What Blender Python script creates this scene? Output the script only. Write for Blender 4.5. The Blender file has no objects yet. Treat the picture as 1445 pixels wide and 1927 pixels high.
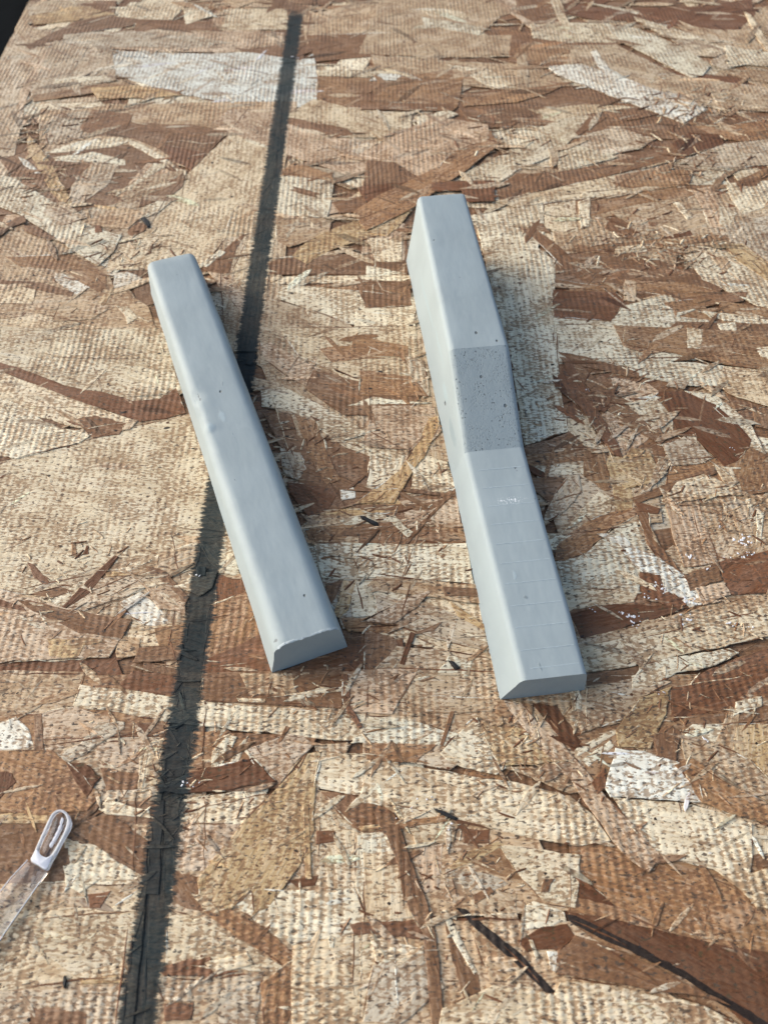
import bpy, math, random
import numpy as np
from mathutils import Vector, noise as mnoise

random.seed(7)
rng = np.random.default_rng(7)
MM = 0.001
sc = bpy.context.scene
col = sc.collection
R = math.radians

# ------------------------------------------------------------------ camera, sky, sun, exposure
cam_data = bpy.data.cameras.new("camera")
cam = bpy.data.objects.new("camera", cam_data)
col.objects.link(cam)
cam.location = (0, 0, 0.220)
cam.rotation_euler = (R(90 - 54.9605), 0, 0)
cam_data.sensor_fit = 'VERTICAL'
cam_data.sensor_height = 36.0
cam_data.lens = 27.03
cam_data.clip_start = 0.005
cam_data.clip_end = 50.0
cam_data.dof.use_dof = True
cam_data.dof.focus_distance = 0.255
cam_data.dof.aperture_fstop = 17.0
sc.camera = cam

SUN_EL, SUN_AZ = 25.0, 286.0          # azimuth from +Y towards +X
world = bpy.data.worlds.new("World")
sc.world = world
world.use_nodes = True
wn = world.node_tree
sky = wn.nodes.new('ShaderNodeTexSky')
sky.sky_type = 'NISHITA'
sky.sun_disc = False
sky.sun_elevation = R(SUN_EL)
sky.sun_rotation = R(SUN_AZ)
sky.dust_density = 3.0
sky.ozone_density = 0.6
wn.links.new(sky.outputs[0], wn.nodes['Background'].inputs[0])
wn.nodes['Background'].inputs[1].default_value = 0.08
sd = bpy.data.lights.new("sun", 'SUN')
sd.energy = 1.5
sd.angle = R(65)
sd.color = (1.0, 0.98, 0.94)
sun = bpy.data.objects.new("sun", sd)
col.objects.link(sun)
dvec = Vector((math.sin(R(SUN_AZ)) * math.cos(R(SUN_EL)), math.cos(R(SUN_AZ)) * math.cos(R(SUN_EL)), math.sin(R(SUN_EL))))
sun.rotation_euler = dvec.to_track_quat('Z', 'Y').to_euler()
sun.location = (-1, 1, 1)
sc.view_settings.view_transform = 'Standard'
sc.view_settings.look = 'None'
sc.view_settings.exposure = 1.32
sc.view_settings.gamma = 1.0

# ------------------------------------------------------------------ helpers
def lin(c):
    return tuple(((v / 255) / 12.92 if v / 255 <= 0.04045 else ((v / 255 + 0.055) / 1.055) ** 2.4) for v in c)

def empty(name, label, cat, group=None, loc=(0, 0, 0)):
    o = bpy.data.objects.new(name, None)
    col.objects.link(o)
    o.empty_display_size = 0.01
    o.location = loc
    o['label'] = label
    o['category'] = cat
    if group: o['group'] = group
    return o

def link_mesh(name, verts, faces, mats, parent=None, smooth=False, sharp=None, mat_idx=None):
    me = bpy.data.meshes.new(name)
    me.from_pydata(verts, [], faces)
    for m in (mats if isinstance(mats, (list, tuple)) else [mats]):
        me.materials.append(m)
    if mat_idx is not None:
        me.polygons.foreach_set('material_index', mat_idx)
    if smooth:
        me.polygons.foreach_set('use_smooth', [True] * len(me.polygons))
        if sharp: me.set_sharp_from_angle(angle=R(sharp))
    me.update()
    o = bpy.data.objects.new(name, me)
    col.objects.link(o)
    if parent: o.parent = parent
    return o

class G:
    """small node-graph helper"""
    def __init__(s, name):
        s.m = bpy.data.materials.new(name)
        s.m.use_nodes = True
        s.nt = s.m.node_tree
        s.b = s.nt.nodes['Principled BSDF']
        s.out = s.nt.nodes['Material Output']
    def n(s, t, **kw):
        x = s.nt.nodes.new(t)
        for k, v in kw.items(): setattr(x, k, v)
        return x
    def put(s, sock, v):
        if v is None: return
        if isinstance(v, bpy.types.NodeSocket): s.nt.links.new(v, sock)
        else: sock.default_value = v
    def math(s, op, a, b=None, c=None, clamp=False):
        x = s.n('ShaderNodeMath', operation=op, use_clamp=clamp)
        s.put(x.inputs[0], a); s.put(x.inputs[1], b); s.put(x.inputs[2], c)
        return x.outputs[0]
    def vec(s, op, a, b=None):
        x = s.n('ShaderNodeVectorMath', operation=op)
        s.put(x.inputs[0], a)
        if b is not None:
            if op == 'SCALE': s.put(x.inputs[3], b)
            else: s.put(x.inputs[1], b)
        return x.outputs[1] if op in ('LENGTH', 'DISTANCE') else x.outputs[0]
    def noise(s, v, scale=1.0, detail=2.0, rough=0.5, out=0, dist=0.0):
        x = s.n('ShaderNodeTexNoise', noise_dimensions='3D')
        s.put(x.inputs['Vector'], v)
        x.inputs['Scale'].default_value = scale
        x.inputs['Detail'].default_value = detail
        x.inputs['Roughness'].default_value = rough
        x.inputs['Distortion'].default_value = dist
        return x.outputs[out]
    def ramp(s, v, lo, hi, a=0.0, b=1.0, smooth=True):
        x = s.n('ShaderNodeMapRange', interpolation_type='SMOOTHSTEP' if smooth else 'LINEAR')
        s.put(x.inputs[0], v); s.put(x.inputs[1], lo); s.put(x.inputs[2], hi); s.put(x.inputs[3], a); s.put(x.inputs[4], b)
        return x.outputs[0]
    def mix(s, fac, a, b, mode='MIX'):
        x = s.n('ShaderNodeMix', data_type='RGBA', blend_type=mode)
        s.put(x.inputs[0], fac); s.put(x.inputs[6], a); s.put(x.inputs[7], b)
        return x.outputs[2]
    def sep(s, v):
        x = s.n('ShaderNodeSeparateXYZ'); s.put(x.inputs[0], v)
        return x.outputs
    def comb(s, a, b, c=0.0):
        x = s.n('ShaderNodeCombineXYZ'); s.put(x.inputs[0], a); s.put(x.inputs[1], b); s.put(x.inputs[2], c)
        return x.outputs[0]
    def attr(s, name, out='Color'):
        x = s.n('ShaderNodeAttribute', attribute_name=name)
        return x.outputs[out]
    def bump(s, h, dist, strength=1.0, normal=None):
        x = s.n('ShaderNodeBump')
        s.put(x.inputs['Height'], h); x.inputs['Distance'].default_value = dist; x.inputs['Strength'].default_value = strength
        if normal is not None: s.put(x.inputs['Normal'], normal)
        return x.outputs[0]

# ------------------------------------------------------------------ the board (top-level thing)
board = empty('strand_board', 'wood strand board with a black marker line, under the two grey bars', 'board')

def wood_material():
    g = G('pressed_wood_strands')
    tc = g.n('ShaderNodeTexCoord'); tc.object = board
    P = g.vec('SCALE', tc.outputs['Object'], 1000.0)                     # millimetres on the board
    wob = g.vec('SCALE', g.vec('SUBTRACT', g.noise(P, 0.025, 1.0, out=1), (0.5, 0.5, 0.5)), 3.0)
    Q = g.vec('ADD', P, wob)
    x, y, _ = g.sep(Q)
    xr = g.math('ADD', x, g.math('MULTIPLY', y, 0.017))
    gx = g.math('DIVIDE', xr, 2.35)
    gy = g.math('DIVIDE', y, 1.45)
    c = g.math('MULTIPLY_ADD', g.math('COSINE', g.math('MULTIPLY', gx, 2 * math.pi)), 0.5, 0.5)
    half = g.math('MULTIPLY', g.math('FLOOR', g.math('ADD', gx, 0.5)), 0.5)
    r = g.math('MULTIPLY_ADD', g.math('COSINE', g.math('MULTIPLY', g.math('ADD', gy, half), 2 * math.pi)), 0.5, 0.5)
    rs = g.ramp(g.noise(P, 0.05, 2.0), .35, .65, .35, .85)
    weave = g.math('MULTIPLY', c, g.math('ADD', g.math('MULTIPLY', r, rs), g.math('SUBTRACT', 1.0, rs)))
    amp = g.math('MULTIPLY', g.ramp(g.noise(P, 0.035, 2.0), 0.36, 0.62, 0.12, 1.0), g.ramp(g.attr('rnd', 'Fac'), 0.0, 0.6, 0.35, 1.0))
    # grain of each strand, along its own length
    uv = g.n('ShaderNodeUVMap'); uv.uv_map = 'grain'
    u, v, _ = g.sep(uv.outputs[0])
    seed = g.math('MULTIPLY', g.attr('rnd', 'Fac'), 517.0)
    g1 = g.noise(g.comb(g.math('MULTIPLY', u, 0.05), g.math('MULTIPLY', v, 0.55), seed), 1.0, 4.0, 0.6)
    g2 = g.noise(g.comb(g.math('MULTIPLY', u, 0.22), g.math('MULTIPLY', v, 1.7), seed), 1.0, 3.0, 0.65)
    blot = g.noise(P, 0.07, 4.0, 0.65)
    # fibre ends and resin caught across the screen rows
    xs, ys, _z = g.sep(P)
    dash = g.noise(g.comb(g.math('MULTIPLY', x, 0.52), g.math('MULTIPLY', y, 1.30), seed), 1.0, 3.0, 0.6)
    dash2 = g.noise(g.comb(g.math('MULTIPLY', x, 0.45), g.math('MULTIPLY', y, 1.15), g.math('ADD', seed, 9.0)), 1.0, 2.0, 0.55)
    fleck = g.noise(g.comb(g.math('MULTIPLY', xs, 0.62), g.math('MULTIPLY', ys, 1.0), 31.0), 1.0, 2.0, 0.6)
    tone = g.attr('tone')
    dk = g.mix(1.0, tone, (0.50, 0.385, 0.29, 1), 'MULTIPLY')
    lt = g.mix(g.ramp(g.sep(tone)[1], .03, .30, .01, .42, False), tone, (0.78, 0.71, 0.58, 1))
    # broad patches of weathering and resin stain inside a strand
    patch = g.noise(g.comb(g.math('MULTIPLY', u, 0.035), g.math('MULTIPLY', v, 0.13), g.math('ADD', seed, 40.0)), 1.0, 3.0, 0.55)
    colr = g.mix(g.ramp(patch, 0.48, 0.72, 0.0, 0.50), tone, dk)
    colr = g.mix(g.ramp(patch, 0.50, 0.34, 0.0, 0.45), colr, lt)
    colr = g.mix(g.ramp(g1, 0.50, 0.62, 0.0, 0.38), colr, dk)
    colr = g.mix(g.ramp(g2, 0.54, 0.62, 0.0, 0.42), colr, dk)
    colr = g.mix(g.ramp(g2, 0.46, 0.36, 0.0, 0.6), colr, lt)
    thr = g.ramp(blot, 0.34, 0.66, 0.62, 0.46)
    thr = g.math('ADD', thr, g.math('MULTIPLY_ADD', weave, 0.10, -0.06))
    m1 = g.ramp(g.math('SUBTRACT', dash, thr), -0.005, 0.035)
    colr = g.mix(g.math('MULTIPLY', m1, 0.85), colr, g.mix(0.45, dk, (0.22, 0.125, 0.072, 1)), 'DARKEN')
    m2 = g.ramp(g.math('SUBTRACT', dash2, g.math('MULTIPLY_ADD', weave, 0.14, 0.58)), 0.0, 0.03)
    colr = g.mix(g.math('MULTIPLY', m2, 0.85), colr, (0.075, 0.052, 0.036, 1), 'DARKEN')
    colr = g.mix(g.math('MULTIPLY', g.ramp(dash, 0.36, 0.31), 0.55), colr, lt)
    colr = g.mix(g.math('MULTIPLY', g.ramp(fleck, 0.665, 0.69), 0.85), colr, (0.03, 0.028, 0.027, 1))
    # black marker line drawn along the board
    ink_c = g.ramp(ys, 215.0, 165.0, -56.3, -58.9)
    jag = g.math('MULTIPLY', g.math('SUBTRACT', g.noise(g.comb(g.math('MULTIPLY', xs, 0.16), g.math('MULTIPLY', ys, 0.8), 3.0), 1.0, 4.0, 0.8), 0.5), 8.5)
    jag2 = g.math('MULTIPLY', g.math('SUBTRACT', r, 0.5), 0.5)
    hw = g.math('ADD', 4.5, jag)
    d = g.math('SUBTRACT', hw, g.math('ABSOLUTE', g.math('SUBTRACT', xs, ink_c)))
    ink = g.ramp(d, -0.8, 0.7)
    ink = g.math('MULTIPLY', ink, g.ramp(g.math('ADD', ys, g.math('MULTIPLY', jag, 4.0)), 553.0, 540.0))
    inkg = g.math('MULTIPLY', g.math('MULTIPLY', ink, g.ramp(blot, .40, .62, 1.0, .93)), g.ramp(g.math('ADD', g2, g.math('MULTIPLY', dash, 0.6)), 0.60, 1.0, 1.0, 0.93))
    inkc = g.mix(g.ramp(g1, 0.3, 0.7), (0.013, 0.021, 0.023, 1), (0.030, 0.041, 0.043, 1))
    colr = g.mix(inkg, colr, inkc)
    g.put(g.b.inputs['Base Color'], colr)
    g.put(g.b.inputs['Roughness'], g.ramp(g1, 0.3, 0.7, 0.55, 0.72))
    g.put(g.b.inputs['Specular IOR Level'], g.math('MULTIPLY_ADD', ink, -0.22, 0.33))
    fine = g.math('MULTIPLY_ADD', g2, -0.5, g.math('MULTIPLY', dash, -0.8))
    amp = g.math('MULTIPLY', amp, g.math('MULTIPLY_ADD', ink, -0.6, 1.0))
    nb = g.bump(g.math('MULTIPLY', weave, amp), 0.25 * MM, 1.0)
    nb = g.bump(fine, 0.35 * MM, 0.9, nb)
    nb = g.bump(g.noise(P, 0.06, 2.0), 1.2 * MM, 0.5, nb)
    g.put(g.b.inputs['Normal'], nb)
    return g.m

WOOD = wood_material()

K = 1.0
TONES = {'W': (232, 230, 214), 'P': (230, 218, 188), 'C': (218, 201, 168), 'Y': (196, 167, 122), 'T': (193, 169, 136), 'N': (203, 178, 148),
         'O': (162, 125, 88), 'B': (136, 102, 72), 'D': (104, 68, 43), 'R': (124, 84, 56), 'G': (196, 180, 154), 'X': (46, 36, 29)}
TONES = {k: tuple(c * K for c in lin(v)) for k, v in TONES.items()}

def edge_x(y):                      # left edge of the board, mm
    return -228.8 - 0.0466 * (y - 484.4)

def grain_axis(pts):
    p = pts - pts.mean(0)
    w, vec = np.linalg.eigh(p.T @ p)
    a = vec[:, 1]
    return a if a[0] >= 0 else -a

def area(p):
    x, y = p[:, 0], p[:, 1]
    return 0.5 * float(np.sum(x * np.roll(y, -1) - np.roll(x, -1) * y))

def roughen(p, step, amp, seed, smallest=8):
    out = []
    n = len(p)
    for i in range(n):
        a, b = p[i], p[(i + 1) % n]
        L = float(np.hypot(*(b - a)))
        k = max(1, min(14, int(L / step)))
        d = (b - a) / max(L, 1e-6)
        nn = np.array([-d[1], d[0]])
        for j in range(k):
            t = j / k
            q = a + (b - a) * t
            o = mnoise.noise(Vector((q[0] * 0.45, q[1] * 0.45, seed))) * amp + mnoise.noise(Vector((q[0] * 0.12, q[1] * 0.12, seed + 5))) * amp * 0.9
            out.append(q + nn * o)
    return np.array(out)

def strand_geo(p, z, th, seed, rag=True, roof=0.0):
    """closed slab with a softly rolled rim: returns verts, faces, top count"""
    if area(p) < 0: p = p[::-1]
    A = abs(area(p)); a = grain_axis(p)
    wdt = max(0.3, (p @ np.array([-a[1], a[0]])).ptp() if hasattr(np.ndarray, 'ptp') else float(np.ptp(p @ np.array([-a[1], a[0]]))))
    if rag:
        p = roughen(p, max(1.6, min(5.0, A ** .5 / 6)), min(0.55, wdt * 0.10), seed)
    n = len(p)
    nx = np.roll(p, -1, 0) - np.roll(p, 1, 0)
    L = np.maximum(np.hypot(nx[:, 0], nx[:, 1]), 1e-6)
    inn = np.stack([-nx[:, 1] / L, nx[:, 0] / L], 1)
    ins = min(0.22, wdt * 0.10)
    q = p + inn * ins
    q = p + inn * ins
    lim = np.array([edge_x(y) for y in p[:, 1]])
    p = p.copy(); q = q.copy()
    p[:, 0] = np.maximum(p[:, 0], lim); q[:, 0] = np.maximum(q[:, 0], lim + 0.2)
    V = [(x, y, z - th) for x, y in p] + [(x, y, z - min(0.09, th * 0.4)) for x, y in p] + [(x, y, z) for x, y in q]
    F = []
    for i in range(n):
        j = (i + 1) % n
        F.append((i, j, n + j, n + i))
        F.append((n + i, n + j, 2 * n + j, 2 * n + i))
    F.append(tuple(range(2 * n, 3 * n)))
    return V, F, a

def strand_object(name, parts, parent, kind=None):
    """parts: list of (V, F, axis, tone, rnd) -> one mesh object"""
    V, F, ton, rnd, uvs = [], [], [], [], []
    for v, f, a, t, r in parts:
        o = len(V)
        V += [(x * MM, y * MM, zz * MM) for x, y, zz in v]
        for ff in f:
            F.append(tuple(i + o for i in ff))
            for i in ff:
                x, y, zz = v[i]
                uvs.append((x * a[0] + y * a[1] + r * 300, -x * a[1] + y * a[0] + zz))
        ton += [(*t, 1.0)] * len(v)
        rnd += [r] * len(v)
    me = bpy.data.meshes.new(name)
    me.from_pydata(V, [], F)
    me.materials.append(WOOD)
    ca = me.color_attributes.new('tone', 'FLOAT_COLOR', 'POINT')
    ca.data.foreach_set('color', np.array(ton, dtype=np.float32).ravel())
    ra = me.attributes.new('rnd', 'FLOAT', 'POINT')
    ra.data.foreach_set('value', np.array(rnd, dtype=np.float32))
    uvl = me.uv_layers.new(name='grain')
    uvl.data.foreach_set('uv', np.array(uvs, dtype=np.float32).ravel())
    o = bpy.data.objects.new(name, me)
    col.objects.link(o)
    o.parent = parent
    if kind: o['kind'] = kind
    return o

def vary(t, s=0.10):
    k = 1 + random.uniform(-s, s); h = random.uniform(-0.04, 0.04)
    return (t[0] * k * (1 + h), t[1] * k, t[2] * k * (1 - h))

# core slab: sides show the pressed layers
Y0, Y1, X1 = -160.0, 760.0, 480.0
cv = []
for zz in (-11.8, -9.5, -7.2, -4.9, -2.6, -0.9):
    j = random.uniform(-0.15, 0.15)
    cv += [(edge_x(Y0) + 0.1 + j, Y0, zz), (X1, Y0, zz), (X1, Y1, zz), (edge_x(Y1) + 0.1 + j, Y1, zz)]
cf = [(3, 2, 1, 0)]
for k in range(5):
    for i in range(4):
        j = (i + 1) % 4
        cf.append((k * 4 + i, k * 4 + j, k * 4 + 4 + j, k * 4 + 4 + i))
cf.append((20, 21, 22, 23))
strand_object('board_core', [(cv, cf, np.array([1.0, 0.0]), TONES['B'], 0.5)], board)

# deep layer of small strands that shows between the top ones
parts = []
for i in range(1500):
    y = random.uniform(Y0 + 20, Y1 - 20)
    x = random.uniform(edge_x(y) + 8, X1 - 20)
    L = random.uniform(14, 75); W = random.uniform(4, 20)
    an = random.gauss(0, 0.55) if random.random() < 0.75 else random.uniform(0, math.pi)
    ca_, sa_ = math.cos(an), math.sin(an)
    tpr = random.uniform(0.4, 1.0)
    loc = [(-L / 2, -W / 2 * tpr), (0, -W / 2), (L / 2, -W / 2 * random.uniform(.3, 1)), (L / 2 + random.uniform(-3, 3), W / 2 * random.uniform(.3, 1)), (0, W / 2), (-L / 2 + random.uniform(-3, 3), W / 2 * tpr)]
    p = np.array([(x + a * ca_ - b * sa_, y + a * sa_ + b * ca_) for a, b in loc])
    V, F, a = strand_geo(p, -0.80 + i * 0.0003, 0.3, i * 1.7)
    parts.append((V, F, a, vary(TONES[random.choice('PCCTTNOBBGRP')], .15), random.random()))
strand_object('under_strand', parts, board, 'stuff')

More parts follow.
